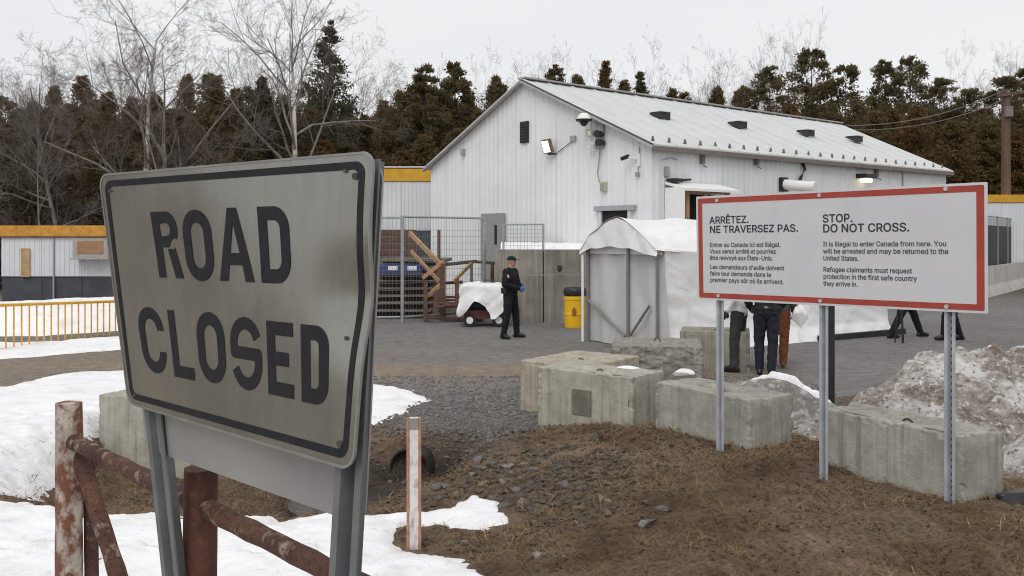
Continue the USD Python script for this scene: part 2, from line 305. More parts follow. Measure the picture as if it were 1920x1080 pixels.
def dmask(x, y, r):
    return shapely.contains_xy(DITCH, x, y) & (r.random(len(x)) < np.clip(.5 + 2.4 * nz(x, y, 1.8, 35), 0, 1)) & dry(x, y, r)
blades(14000, (-5.2, 0, 6.8, 11.2), 43, (.06, .2), (.0018, .004), (0, .6), dmask, 'ditch_grass', grassm, 'flattened brown grass lining the ditch', 'grass')
# ------------------------------------------------------------------ white metal building
white = mat('white_steel', (.70, .71, .72), .55, .05, .8, .35, second=[(1.4, (.60, .60, .58), .52, .85, (1, 1, .25), .3), (3.5, (.40, .33, .26), .68, .78, (1, 1, .12), .25)])
roofm = mat('roof_steel', (.56, .57, .57), .5, .05, 1.0, .35, second=[(3.0, (.45, .44, .42), .5, .8, (1, 1, 1), .6)])
trim = mat('brown_trim', (.17, .14, .12), .6, .1)
black = mat('black_metal', (.018, .018, .02), .5, .2)
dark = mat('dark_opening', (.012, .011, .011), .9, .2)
grey_metal = mat('grey_metal', (.30, .31, .32), .5, .12, 8)
galv = mat('galvanised', (.34, .35, .36), .42, .12, 12, .5, metal=.55)
whitep = mat('white_plastic', (.74, .74, .73), .4, .04)
beige = mat('beige_box', (.42, .40, .33), .5, .1)
orange_l = mat('fresh_lumber', (.38, .235, .125), .75, .2, 9, .3, stretch=(1, 1, .2))
brown_l = mat('stained_lumber', (.115, .065, .045), .8, .25, 9, .3)
old_l = mat('weathered_lumber', (.15, .125, .10), .85, .3, 9, .3, stretch=(.3, .3, 3))
A = np.array([3.70, 24.0]); GD = np.array([-.637, .771]); ED = np.array([.80, .60])
GW, EZ, AZ, BASE = 10.3, 4.64, 6.99, -.05
def gp(t, z, off=0.):     # point of the gable wall, t metres from its near corner
    n = np.array([-.771, -.637]); p = A + GD * t + n * off; return np.array([p[0], p[1], z])
def ep(t, z, off=0.):     # point of the long wall
    n = np.array([.6, -.8]); p = A + ED * t + n * off; return np.array([p[0], p[1], z])
def gtop(t): return EZ + (AZ - EZ) * (1 - np.abs(t - GW / 2) / (GW / 2))
B = thing('white_building', 'long white ribbed metal building with a gable roof and small roof vents', 'building')
RL, EL = 17.3, 15.2
def strip(fn, ts, offs, z0, ztop, base):
    V = []; F = []
    for t, o in zip(ts, offs): V += [fn(t, z0, o), fn(t, ztop(t), o)]
    V = np.array(V)
    for i in range(len(ts) - 1): F += [[2 * i, 2 * i + 2, 2 * i + 3], [2 * i, 2 * i + 3, 2 * i + 1]]
    F = np.array(F)
    return trimesh.Trimesh(np.vstack([V]), F, process=False)
def ribs(t0, t1, pitch=.229, w=.05, h=.019, phase=0):
    ts, os = [t0], [0.]
    k = math.ceil((t0 + .04) / pitch)
    while k * pitch < t1 - .06:
        c = k * pitch; ts += [c - w * .9, c - w * .4, c + w * .4, c + w * .9]; os += [0, h, h, 0]; k += 1
    return ts + [t1], os + [0.]
for i in range(11):
    t0, t1 = i * GW / 11, (i + 1) * GW / 11 - .006
    ts, os = ribs(t0, t1)
    if t0 < GW / 2 < t1: 
        j = np.searchsorted(ts, GW / 2); ts.insert(j, GW / 2); os.insert(j, os[j - 1])
    part(B, 'wall_panel', strip(gp, ts, os, BASE, gtop, 0), white)
for i in range(16):
    t0, t1 = i * EL / 16, (i + 1) * EL / 16 - .006
    part(B, 'wall_panel', strip(ep, *ribs(t0, t1), BASE, lambda t: EZ + .02, 0), white)
def back_wall(): 
    # the two walls that face away and the backing behind the cladding
    c = [A, A + GD * GW, A + GD * GW + ED * (EL + 1), A + ED * EL]
    ins = [A + (ED * .04 + GD * .04), A + GD * (GW - .04) + ED * .04, A + GD * (GW - .04) + ED * (EL), A + GD * .04 + ED * (EL - .04)]
    P = Polygon(ins); m = trimesh.creation.extrude_polygon(P, EZ - BASE - .05, engine='earcut'); m.apply_translation((0, 0, BASE)); return m
part(B, 'inner_wall', back_wall(), white)
gv = np.array([gp(.1, EZ - .06, -.03), gp(GW - .1, EZ - .06, -.03), gp(GW / 2, AZ - .1, -.03)])
part(B, 'inner_gable', (gv, np.array([[0, 1, 2]])), white); part(B, 'far_gable', (gv + [ED[0] * EL, ED[1] * EL, 0], np.array([[0, 2, 1]])), white)
# roof in sheets; the ridge line and the eave line
e0, e1 = ep(-.18, EZ + .0, .22), ep(EL + .15, EZ, .22)
rdir = np.array([.785, .62]); r0 = gp(GW / 2, AZ + .06, .18); r1 = np.array([*(A + GD * GW / 2 + rdir * RL), AZ + .06])
e0 = gp(-.22, EZ - .02, .18); e1 = np.array([*(ep(EL + .1, 0, .22)[:2]), EZ - .02])
w0 = gp(GW + .22, EZ - .02, .18); w1 = w0 + np.array([*(ED * (RL)), 0])
def roofpt(s, q, side, lift=0.):
    a, b = (e0 + (e1 - e0) * s, r0 + (r1 - r0) * s) if side == 0 else (w0 + (w1 - w0) * s, r0 + (r1 - r0) * s)
    p = a + (b - a) * q; p = p.copy(); p[2] += lift; return p
NR = 18
for side in (0, 1):
    for i in range(NR):
        s0, s1 = i / NR, (i + 1) / NR; V = []; F = []
        prof = [(s0, .0), (s0 + .0012, .035), (s0 + .003, .035), (s0 + .0042, .0)] + [(s0 + (s1 - s0) * .5 - .001, 0), (s0 + (s1 - s0) * .5, .018), (s0 + (s1 - s0) * .5 + .001, 0)] + [(s1 - .0002, 0)]
        for s, l in prof:
            for q in (0, 1): V.append(roofpt(s, q, side, l))
        for s, l in prof:
            for q in (0, 1): V.append(roofpt(s, q, side, -.05))
        n = len(prof)
        for k in range(n - 1):
            a = 2 * k; F += [[a, a + 2, a + 3], [a, a + 3, a + 1]]; b = a + 2 * n; F += [[b, b + 3, b + 2], [b, b + 1, b + 3], [a, b, b + 2], [a, b + 2, a + 2]]
        part(B, 'roof_sheet', (np.array(V), np.array(F)), roofm)
part(B, 'ridge_cap', cat_([beam(r0 + [0, 0, .03], r1 + [0, 0, .03], .34, .05)]), mat('ridge_grey', (.33, .32, .31), .6, .1))
part(B, 'eave_trim', beam(e0 + [0, 0, -.11], e1 + [0, 0, -.11], .05, .13), trim)
for a, b in ((e0, r0), (w0, r0)):
    part(B, 'rake_trim', beam(np.array(a) + [0, 0, -.09], np.array(b) + [0, 0, -.09], .05, .14, up=(.77, .64, 0)), mat('rake_grey', (.36, .35, .34), .6, .1))
for i in range(25):
    s = (i + .35) / 25; c = roofpt(s, .045, 0, .03)
    tri = trimesh.creation.extrude_polygon(Polygon([(-.06, 0), (.06, 0), (.018, .125), (-.018, .125)]), .03, engine='earcut')
    T = np.eye(4); T[:3, 0] = [ED[0], ED[1], 0]; T[:3, 1] = [0, 0, 1]; T[:3, 2] = [.6, -.8, 0]; T[:3, 3] = c - np.array([0, 0, .03]); tri.apply_transform(T)
    part(B, 'snow_guard', tri, trim)
def project(u, v, base, nrm):   # where the sight line of the survey meets a plane
    d = np.array([(u - 960) / 1700, 1, -(v - 450) / 1700]); o = np.array([0, 0, CAMZ])
    return o + d * (((base - o) @ nrm) / (d @ nrm))
rn = np.cross(e1 - e0, r0 - e0); rn /= np.linalg.norm(rn)
ventb = mat('vent_dark', (.03, .028, .027), .6, .2)
for u, v in ((1243, 222), (1388, 239), (1516, 254), (1607, 265)):
    c = project(u, v, e0, rn); up = (r0 - e0) / np.linalg.norm(r0 - e0); al = np.array([*ED, 0])
    P = Polygon([(-.26, 0), (.28, -.02), (.30, .27), (.1, .24)])
    w = [c - al * .23 - up * .10, c + al * .23 - up * .10, c + al * .23 + up * .36, c - al * .23 + up * .36]
    V = np.array(w + [p + np.array([0, 0, .24]) for p in w[:2]] + [w[2] + [0, 0, .05], w[3] + [0, 0, .05]])
    m = trimesh.convex.convex_hull(V); pv = part(B, 'roof_vent', m, ventb)
    part(pv, 'hood', beam(c - al * .25 - up * .12 + [0, 0, .25], c + al * .25 - up * .12 + [0, 0, .25], .05, .03), roofm)
gn, en = np.array([-.771, -.637, 0]), np.array([.6, -.8, 0]); gd3, ed3 = np.array([*GD, 0]), np.array([*ED, 0]); Z3 = np.array([0, 0, 1.])
def gpx(u, v, off=0.): return project(u, v, gp(0, 0, 0), gn) + gn * off
def epx(u, v, off=0.): return project(u, v, ep(0, 0, 0), en) + en * off
def slab(c, along, w, h, d, nrm, ch=.006):     # box on a wall: along = horizontal direction of the wall
    m = cbox(w, d, h, ch); T = np.eye(4); T[:3, 0] = along; T[:3, 1] = nrm; T[:3, 2] = Z3; T[:3, 3] = c; m.apply_transform(T); return m
# gable louvre, doors
c = gpx(985, 248, .04); lv = part(B, 'louvre', slab(c, -gd3, .36, .66, .07, gn), black)
for k in range(7): part(lv, 'slat', slab(c + gn * .045 + Z3 * (-.27 + k * .09), -gd3, .31, .05, .03, gn), mat('louvre_slat', (.03, .03, .032), .5, .1))
part(B, 'vent_cap', slab(gpx(871, 285, .06), -gd3, .16, .2, .12, gn), grey_metal)
dc = gpx(1156, 440, 0); 
dtop = gpx(1158, 395)[2]; dw = 1.0
dcen = np.array([dc[0], dc[1], dtop - 1.06])
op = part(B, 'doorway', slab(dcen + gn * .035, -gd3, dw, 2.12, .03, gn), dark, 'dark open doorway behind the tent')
for s in (-1, 1): part(op, 'jamb', slab(dcen + gn * .06 + gd3 * s * (dw / 2 + .06), -gd3, .12, 2.12, .1, gn), mat('jamb', (.52, .52, .53), .5, .05))
part(op, 'lintel', slab(dcen + gn * .08 + Z3 * 1.13, -gd3, dw + .5, .14, .14, gn), mat('lintel', (.32, .32, .34), .5, .05))
d1, d2 = gpx(906, 400), gpx(949, 400); dm = (d1 + d2) / 2; dwid = np.linalg.norm((d1 - d2)[:2])
gdoor = part(B, 'door', slab(np.array([dm[0], dm[1], dm[2] - 1.07]) + gn * .07, -gd3, dwid, 2.14, .06, gn), mat('door_grey', (.27, .275, .285), .5, .06), 'grey steel door')
part(gdoor, 'window', slab(gpx(934, 440, .105), -gd3, .13, .62, .012, gn), black)
part(gdoor, 'handle', rod(gpx(943, 470, .10), gpx(943, 470, .16), .02), galv)
# lamps, cameras and boxes on the gable: each can be unscrewed
glow = mat('lamp_glow', (.9, .9, .85), .4, .02, emit=((1, .95, .85), 1.6))
c = gpx(1037, 275, .22)
fl = thing('floodlight', 'lit square floodlight high on the white gable wall', 'lamp')
ax_ = np.array([-.77, -.55, -.32]); ax_ /= np.linalg.norm(ax_); sx_ = np.cross(ax_, Z3); sx_ /= np.linalg.norm(sx_); sz_ = np.cross(sx_, ax_)
def obox(c, x, y, z, s, ch=.01):
    m = cbox(*s, ch); T = np.eye(4); T[:3, 0], T[:3, 1], T[:3, 2], T[:3, 3] = x, y, z, c; m.apply_transform(T); return m
part(fl, 'housing', obox(c, sx_, ax_, sz_, (.36, .12, .42)), mat('lamp_brown', (.17, .13, .10), .5, .1))
part(fl, 'lens', obox(c + ax_ * .065, sx_, ax_, sz_, (.29, .02, .34)), glow)
part(fl, 'bracket', cat_([rod(c + Z3 * -.24, gpx(1045, 288, .02), .025), rod(gpx(1048, 286, .05), gpx(1074, 266, .05), .012)]), black)
part(fl, 'junction_box', slab(gpx(1077, 260, .05), -gd3, .18, .16, .1, gn), grey_metal)
pz = thing('dome_camera', 'white dome camera on a bracket at the right slope of the gable', 'camera')
c = gpx(1113, 226, .38)
part(pz, 'shroud', lathe([(0, .18), (.1, .17), (.17, .09), (.21, .0), (0, .0)], 20, c), whitep)
part(pz, 'rim', lathe([(.0, .0), (.24, .0), (.22, -.05), (0, -.05)], 20, c), black)
part(pz, 'dome', lathe([(.12, -.05), (.11, -.12), (.06, -.18), (0, -.2)], 16, c), black)
part(pz, 'arm', cat_([rod(c + Z3 * .1, gpx(1130, 238, .02), .03), slab(gpx(1132, 240, .06), -gd3, .12, .3, .1, gn)]), grey_metal)
sp = thing('spotlight_cluster', 'cluster of round spotlights and a siren under the dome camera', 'lamp')
for u, v, rr in ((1117, 250, .13), (1118, 274, .12)):
    c = gpx(u, v, .2); m = lathe([(0, -.12), (rr * .6, -.12), (rr, .06), (rr * .85, .06), (0, .03)], 16); T = np.eye(4); T[:3, :3] = np.stack([sx_, sz_, ax_], 1); T[:3, 3] = c; m.apply_transform(T)
    s_ = part(sp, 'spot', m, beige if v < 260 else whitep); part(s_, 'lens', obox(c + ax_ * .065, sx_, ax_, sz_, (rr, .01, rr)), whitep)
for u, v in ((1132, 252), (1134, 268)):
    part(sp, 'horn', rod(gpx(u, v, .04), gpx(u, v, .28), .07, 12, .11), black)
part(sp, 'plate', slab(gpx(1126, 262, .03), -gd3, .3, .5, .04, gn), grey_metal)
cb = solo('hanging_cable', tube([gpx(1126, 278, .03), gpx(1125, 300, .04), gpx(1122, 325, .04), gpx(1126, 342, .04)], .014, 6), mat('cable_brown', (.3, .25, .23), .7), 'thin cable hanging from the spotlights to a beige box', 'cable')
jb = thing('electrical_box', 'square beige electrical box on the gable above the dark doorway', 'box')
part(jb, 'case', slab(gpx(1135, 350, .06), -gd3, .22, .27, .12, gn, .02), beige); part(jb, 'cover', slab(gpx(1135, 350, .125), -gd3, .15, .19, .02, gn, .01), mat('beige_dark', (.30, .29, .24), .5))
bc = thing('bullet_camera', 'small black bullet camera on a white bracket near the corner of the gable', 'camera')
c = gpx(1185, 297, .3); part(bc, 'body', rod(c - ax_ * -.1 , c - ax_ * .16, .055, 12), black); part(bc, 'bracket', cat_([rod(c - ax_ * .1, gpx(1197, 298, .02), .03), slab(gpx(1199, 300, .03), -gd3, .1, .34, .05, gn)]), whitep)
part(bc, 'conduit', tube([gpx(1200, 276, .03), gpx(1200, 300, .04), gpx(1198, 325, .04)], .016), grey_metal); part(bc, 'sensor', slab(gpx(1198, 327, .06), -gd3, .1, .12, .1, gn), grey_metal)
# on the long wall
ws = thing('wall_sensor', 'small grey box and wires at the near end of the long wall', 'box')
part(ws, 'case', slab(epx(1247, 322, .06), ed3, .14, .26, .1, en), grey_metal); part(ws, 'wire', tube([epx(1240, 300, .03), epx(1258, 296, .04), epx(1268, 300, .03)], .015), mat('cable_grey', (.35, .34, .36), .6))
for k, (u, v) in enumerate(((1313, 296), (1415, 299), (1640, 322))):
    o = thing('eave_bracket', ['small dark bracket nearest the gable corner under the long eave', 'small dark bracket under the middle of the long eave', 'small dark bracket near the lit lamp under the long eave'][k], 'bracket')
    part(o, 'body', slab(epx(u, v, .08), ed3, .12, .34, .1, en), mat('bracket_dark', (.14, .13, .13), .5)); part(o, 'hook', rod(epx(u, v, .1) - Z3 * .2, epx(u, v, .22) - Z3 * .28, .02), trim)
hz_ = solo('black_hose', tube([epx(1502, 305, .05), epx(1503, 318, .12), epx(1497, 332, .1), epx(1492, 352, .06)], .05, 8), black, 'thick black hose running down the long wall beside the exhaust duct', 'hose')
ex = thing('exhaust_duct', 'white round exhaust duct leaving a dark box on the long wall', 'duct')
c = epx(1466, 346, .05); part(ex, 'box', slab(c, ed3, .3, .42, .16, en), black)
dd_ = np.array([.74, -.62, -.12]); part(ex, 'pipe', rod(c + dd_ * .05, c + dd_ * 1.0, .16, 18), whitep); part(ex, 'collar', rod(c + dd_ * .95, c + dd_ * 1.02, .185, 18), whitep)
wl = thing('wall_lamp', 'lit yellowish lamp under a dark hood on the long wall', 'lamp')
c = epx(1614, 331, .2); part(wl, 'hood', obox(c, ed3, en, Z3, (.62, .4, .14)), black); part(wl, 'lens', obox(c - Z3 * .13, ed3, en, Z3, (.42, .25, .14), .04), mat('warm_glow', (.9, .85, .7), .4, .02, emit=((1, .85, .5), 2.0)))
solo('wall_conduit', tube([epx(1684, 310, .04), epx(1690, 326, .05), epx(1690, 352, .05)], .018), mat('cable_brown', (.3, .25, .23)), 'thin dark conduit on the far part of the long wall', 'conduit')
# side porch with a fabric awning
pc = thing('side_porch', 'wooden framed porch with a white awning at the near end of the long wall', 'porch')
p0 = epx(1244, 370, .03); p1 = p0 + ed3 * 2.0
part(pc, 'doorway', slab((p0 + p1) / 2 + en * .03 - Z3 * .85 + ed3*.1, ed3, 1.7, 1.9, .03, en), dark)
for s in (.35, 1.05, 1.95): part(pc, 'post', beam(p0 + ed3 * s + en * .5 - Z3 * 1.9, p0 + ed3 * s + en * .5 + Z3 * .12, .1, .1), orange_l)
part(pc, 'header', beam(p0 + ed3 * .1 + en * .5 + Z3 * .14, p1 + en * .5 + Z3 * .14, .16, .06), orange_l)
aw = []
Va = [p0 + en * .02 + Z3 * .42, p1 + ed3 * .2 + en * .02 + Z3 * .42, p1 + ed3 * .2 + en * .75 + Z3 * .22, p0 + en * .75 + Z3 * .22]
Va = np.array(Va + [p - Z3 * .07 for p in Va]); part(pc, 'awning', trimesh.convex.convex_hull(Va), mat('awning_white', (.78, .78, .77), .6, .04))
part(pc, 'flap', slab(p0 + en * .38 - Z3 * .55, en, .7, 1.6, .03, -ed3), mat('awning_white', (.78, .78, .77)))
lamp = thing('goose_lamp', 'dark flat lamp arm over the porch awning', 'lamp'); c = epx(1262, 338, .12)
part(lamp, 'arm', beam(epx(1247, 340, .1), epx(1290, 337, .1), .05, .06), black); part(lamp, 'head', obox(epx(1255, 339, .2), ed3, en, Z3, (.34, .3, .1)), black)

# ------------------------------------------------------------------ trailers
tyel = mat('band_yellow', (.55, .30, .02), .55, .12, 4); torg = mat('band_orange', (.50, .24, .035), .6, .2, 6)
twh = mat('trailer_white', (.62, .63, .65), .6, .05, 1.2); tsk = mat('skirt_dark', (.055, .06, .07), .6, .15, 3)
def trailer(label, x0, x1, y, depth, z0, zs, zt, band, bandm, seed, rz=0.):
    t = thing('site_trailer', label, 'trailer', (x0, y, 0), rz); L = x1 - x0
    n = max(2, int(L / 1.22)); w = L / n
    part(t, 'body', bx((L / 2, depth / 2 + .03, (zs + zt) / 2), (L - .02, depth - .02, zt - zs - .02)), twh)
    for k in range(n):
        V = []; F = []; prof = [(k * w + .005, 0)]
        for q in range(8): a = k * w + (q + .5) * w / 8; prof += [(a - .025, 0), (a - .015, -.015), (a + .015, -.015), (a + .025, 0)]
        prof.append(((k + 1) * w - .005, 0))
        for px, py in prof: V += [(px, py, zs), (px, py, zt - band)]
        for i in range(len(prof) - 1): F += [[2 * i, 2 * i + 2, 2 * i + 3], [2 * i, 2 * i + 3, 2 * i + 1]]
        part(t, 'wall_panel', (np.array(V), np.array(F)), twh)
        part(t, 'skirt_panel', bx((k * w + w / 2, .06, (z0 + zs) / 2), (w - .012, .04, zs - z0 - .006)), tsk)
    part(t, 'roof_band', bx((L / 2, depth / 2, zt - band / 2 + .02), (L + .1, depth + .1, band)), bandm)
    return t
t1 = trailer('white site trailer with an orange roof band and dark skirting at far left', -16.9, -7.6, 30.0, 3.2, -.15, .90, 2.56, .36, torg, 1)
part(t1, 'drip_edge', bx((4.65, -.07, 2.2), (9.4, .03, .05)), brown_l)
part(t1, 'board', bx((.82, -.035, 1.35), (.30, .03, .95)), mat('plank_tan', (.42, .27, .13), .7, .2, 8), 'tan plank fixed upright beside the corner')
ac = part(t1, 'shelf_box', bx((3.15, -.24, 1.83), (1.15, .4, .64)), mat('box_grey', (.33, .31, .29), .7, .1)); part(ac, 'panel', bx((3.15, -.45, 1.86), (.85, .02, .42)), mat('panel_brown', (.30, .17, .09), .7, .15)); part(ac, 'ledge', bx((3.15, -.27, 1.49), (1.25, .5, .05)), mat('box_grey', (.33, .31, .29)))
part(t1, 'seam_post', bx((1.75, -.03, 1.1), (.05, .05, 2.3)), grey_metal)
t2 = trailer('taller white site trailer with a yellow roof band left of the building', -9.0, -.4, 33.6, 3.2, -.1, 2.45, 4.72, .46, tyel, 2)
part(t2, 'roof_edge', bx((4.3, 1.6, 4.80), (8.75, 3.35, .05)), twh)
t3 = trailer('white site trailer with a yellow roof band behind the far right fence', 19.2, 33, 42.5, 3.2, 0, .9, 4.2, .36, tyel, 3)

# ------------------------------------------------------------------ retaining wall, terrace, far right barrier
conc = mat('wall_concrete', (.23, .215, .185), .9, .2, 1.6, .25, second=[(2.6, (.13, .12, .10), .48, .7, (2.2, 2.2, .12)), (1.8, (.36, .34, .30), .55, .75, (2, 2, .15))], bump=.25)
rw = thing('retaining_wall', 'stained grey concrete retaining wall behind the person in black', 'wall')
wa, wb = np.array([-.42, 23.3]), np.array([4.0, 22.6]); wd = (wb - wa) / np.linalg.norm(wb - wa); wl_ = np.linalg.norm(wb - wa); ang = math.atan2(wd[1], wd[0])
edges = [0, 1.27, 2.5, 3.6, wl_]
for a, b in zip(edges[:-1], edges[1:]):
    c = wa + wd * (a + b) / 2; part(rw, 'panel', bx((c[0] + .1 * -wd[1] * -1, c[1] + .15, .90), (b - a - .025, .26, 1.92), ang, .015), conc)
c = wa + np.array([-.02, 2.2]); part(rw, 'panel', bx((c[0] + .15, c[1], .90), (.25, 4.0, 1.9), 0, .015), conc)
solo('terrace', (lambda m: (m.apply_translation((0, 0, -.2)), m)[1])(trimesh.creation.extrude_polygon(Polygon([(-.35, 23.65), (3.9, 23.0), (3.75, 24.0), (-.33, 28.9)]), 1.85, engine='earcut')), mat('terrace_soil', (.2, .18, .15), .9), 'raised ground between the retaining wall and the gable', 'ground', kind='structure')
ax2, ay2 = np.linspace(-.3, 3.8, 60), np.linspace(23.45, 26.5, 40); X, Y = np.meshgrid(ax2, ay2, indexing='ij'); lineY = 23.62 - (X + .42) * .158
zz = 1.66 + .34 * sm(Y - lineY, -.15, .9) * (1 + .5 * nz(X.ravel(), Y.ravel(), 1.2, 61).reshape(X.shape)) + .05 * nz(X.ravel(), Y.ravel(), 4, 62).reshape(X.shape)
Fg = grid(60, 40); keep = shapely.contains_xy(Polygon([(-.3, 23.6), (3.8, 22.9), (3.7, 24.0), (-.3, 28.8)]).buffer(.02), X.ravel(), Y.ravel())
solo('wall_top_snow', (np.stack([X.ravel(), Y.ravel(), zz.ravel()], 1), Fg[keep[Fg].all(1)]), snowm, 'snow bank heaped on the terrace above the retaining wall', 'snow', kind='structure', smooth=True)
lb = thing('concrete_barrier', 'long pale low concrete wall at the far right edge', 'wall')
a, b = np.array([15.5, 31.0]), np.array([29.5, 49.5]); d = (b - a) / np.linalg.norm(b - a); L = np.linalg.norm(b - a); n = 9
barc = mat('barrier_concrete', (.42, .41, .39), .9, .12, 2, .25, second=[(3, (.3, .29, .27), .5, .8, (1, 1, .3))])
prof = Polygon([(-.28, 0), (.28, 0), (.2, .22), (.09, .42), (.08, 1.12), (-.08, 1.12), (-.09, .42), (-.2, .22)])
for k in range(n):
    m = trimesh.creation.extrude_polygon(prof, L / n - .03, engine='earcut'); T = np.eye(4); T[:3, 0] = [d[1], -d[0], 0]; T[:3, 1] = [0, 0, 1]; T[:3, 2] = [d[0], d[1], 0]
    if np.linalg.det(T[:3, :3]) < 0: T[:3, 0] *= -1
    T[:3, 3] = [*(a + d * L * k / n), -.02]; m.apply_transform(T); part(lb, 'segment', m, barc)
def wire_mesh(p, q, z0, z1, sx, sz, r, n=3):
    p, q = np.array(p, float), np.array(q, float); L = np.linalg.norm(q - p); ms = []
    for k in range(1, int(L / sx)): c = p + (q - p) * k * sx / L; ms.append(tube([(c[0], c[1], z0), (c[0], c[1], z1)], r, n, False))
    for k in range(1, int((z1 - z0) / sz)): z = z0 + k * sz; ms.append(tube([(*p, z), (*q, z)], r, n, False))
    return cat_(ms)
wirem = mat('fence_wire', (.22, .22, .22), .5, .1, metal=.4)
ff = thing('screened_fence', 'dark screened chain link fence behind the low concrete wall at far right', 'fence')
o = np.array([.35, -.27]) * -1
for k in range(n + 1):
    c = a + d * L * k / n + np.array([-.5, .4]); part(ff, 'post', rod((*c, -.1), (*c, 3.15), .035), grey_metal)
for k in range(n):
    c0, c1 = a + d * L * k / n + np.array([-.5, .4]), a + d * L * (k + 1) / n + np.array([-.5, .4]); part(ff, 'screen', beam((*c0, 1.65), (*c1, 1.65), .012, 2.3, ch=.001), mat('screen_black', (.05, .05, .055), .8, .2, 8)) if False else part(ff, 'screen', (lambda m: m)(bx(((c0[0] + c1[0]) / 2, (c0[1] + c1[1]) / 2, 1.62), (np.linalg.norm(c1 - c0) - .08, .01, 2.2), math.atan2(d[1], d[0]), .001)), mat('screen_black', (.05, .05, .055), .8, .2, 8))
    part(ff, 'wire', wire_mesh(c0, c1, 2.72, 3.1, .15, .12, .006), wirem); part(ff, 'rail', rod((*c0, 3.1), (*c1, 3.1), .025), grey_metal)

# ------------------------------------------------------------------ temporary fence, wall-top fence
def temp_fence(label, p, q, h, share=0):
    t = thing('temporary_fence', label, 'fence'); p, q = np.array(p), np.array(q)
    for c in (p, q)[:2 - share]: part(t, 'post', rod((*c, 0), (*c, h), .045), galv)
    part(t, 'rail', rod((*p, h - .03), (*q, h - .03), .03), galv); part(t, 'rail', rod((*p, .15), (*q, .15), .025), galv)
    part(t, 'mesh_infill', wire_mesh(p, q, .15, h - .05, .085, .17, .0045), wirem, kind='stuff'); return t
temp_fence('tall wire mesh fence panel in front of the wooden stairs', (-2.78, 23.0), (-.76, 24.6), 2.72)
temp_fence('tall wire mesh fence panel left of the stairs, mostly behind the ROAD CLOSED sign', (-5.2, 22.6), (-2.83, 22.99), 2.7, 1)
wf = thing('wall_top_fence', 'short chain link fence standing on the retaining wall', 'fence')
for x_ in (-.22, .8): part(wf, 'post', rod((x_, 23.42 - .16 * (x_ + .42), 1.8), (x_, 23.42 - .16 * (x_ + .42), 2.52), .03), grey_metal)
part(wf, 'rail', rod((-.22, 23.4, 2.5), (.8, 23.23, 2.5), .022), grey_metal); part(wf, 'wire', wire_mesh((-.22, 23.4), (.8, 23.23), 1.86, 2.5, .09, .1, .0045), wirem, kind='stuff')

# ------------------------------------------------------------------ tent
tarp = mat('tarp_white', (.74, .74, .74), .5, .05, 2, .4, second=[(2.5, (.60, .59, .57), .5, .85)], bump=.3, bscale=5)
tent = thing('tunnel_tent', 'long white tarpaulin tunnel tent leading to the building', 'tent')
ta = np.array([.85, .53]); te = np.array([.53, -.85]); TL = np.array([1.6, 18.8]); TW = 2.2; TLEN = 6.6
def tp(s, w, z): p = TL + ta * s + te * w; return np.array([p[0], p[1], z])
def wrk(P, amp, seed): 
    P = np.array(P); nn = meshkit.fbm(P * 2.6 + seed, 4, seed) - .5; rid = np.abs(meshkit.noise(P * 2.3 + 5 + seed, seed) - .5); r2_ = np.abs(meshkit.noise(np.stack([P[:, 0] * 1.1 + P[:, 2] * 1.7, P[:, 1] * 1.1 - P[:, 2] * .6, P[:, 2] * .7], 1) * 2.2 + seed, seed + 3) - .5); return amp * (nn * .7 - rid * .9 + .8 * (.18 - np.minimum(r2_, .18)))
def tarp_sheet(prof, s0, s1, ns, amp, seed, nin):     # prof: list of (w,z) across; swept along the tent
    prof = np.array(prof); tt = np.linspace(0, 1, len(prof)); m = 44; ti = np.linspace(0, 1, m); pr = np.stack([np.interp(ti, tt, prof[:, k]) for k in (0, 1)], 1)
    ss = np.linspace(s0, s1, ns); V = np.array([[tp(s, w, z) for w, z in pr] for s in ss]).reshape(-1, 3)
    V = V + wrk(V, amp, seed)[:, None] * np.array(nin); sag = .05 * np.abs(np.sin((np.repeat(ss, m) - s0) / 1.6 * PI)); V[:, 2] -= sag * (V[:, 2] > 1.2)
    return (V, grid(ns, m))
eave = 1.92
part(tent, 'roof', tarp_sheet([(-.12, eave - .05), (.25, 2.22), (TW * .38, 2.52), (TW / 2, 2.56), (TW * .62, 2.5), (TW - .2, 2.16), (TW + .1, eave)], -.18, TLEN, 160, .055, 3, (0, 0, 1)), tarp, smooth=True)
part(tent, 'side_wall', tarp_sheet([(TW + .1, eave + .01), (TW + .06, 1.4), (TW + .05, .8), (TW + .12, .3), (TW + .3, .0)], .05, TLEN, 200, .10, 5, (te[0], te[1], 0)), tarp, smooth=True)
part(tent, 'side_wall', tarp_sheet([(-.12, eave), (-.1, 1.0), (-.1, 0)], 0, TLEN, 60, .08, 6, (-te[0], -te[1], 0)), tarp, smooth=True)
grt = mat('end_sheet_grey', (.50, .50, .49), .6, .06, 1.5, .3, second=[(3, (.42, .41, .39), .5, .8, (1, 1, .3))])
ws_ = np.linspace(0, TW * 1.03, 40); zs_ = np.linspace(.02, 1.9, 26); V = np.array([[tp(.02 + .03 * math.sin(w * 9), w / (TW * 1.03) * (TW + .08 + .2 * (1 - z / 1.9) ** 2), z) for z in zs_] for w in ws_]).reshape(-1, 3)
V += wrk(V, .03, 9)[:, None] * np.array([-ta[0], -ta[1], 0]); part(tent, 'end_sheet', (V, grid(40, 26)), grt, 'grey translucent door sheet closing the near end', smooth=True)
gab = [tp(-.02, -.1, eave - .1), tp(-.02, TW + .08, eave - .1)] + [tp(-.02, w, z - .02) for w, z in [(TW + .08, eave), (TW - .2, 2.14), (TW * .62, 2.47), (TW / 2, 2.52), (TW * .38, 2.48), (.25, 2.18), (-.1, eave)]]
part(tent, 'gable_flap', (np.array(gab), np.array([[0, k, k + 1] for k in range(1, len(gab) - 1)])), tarp)
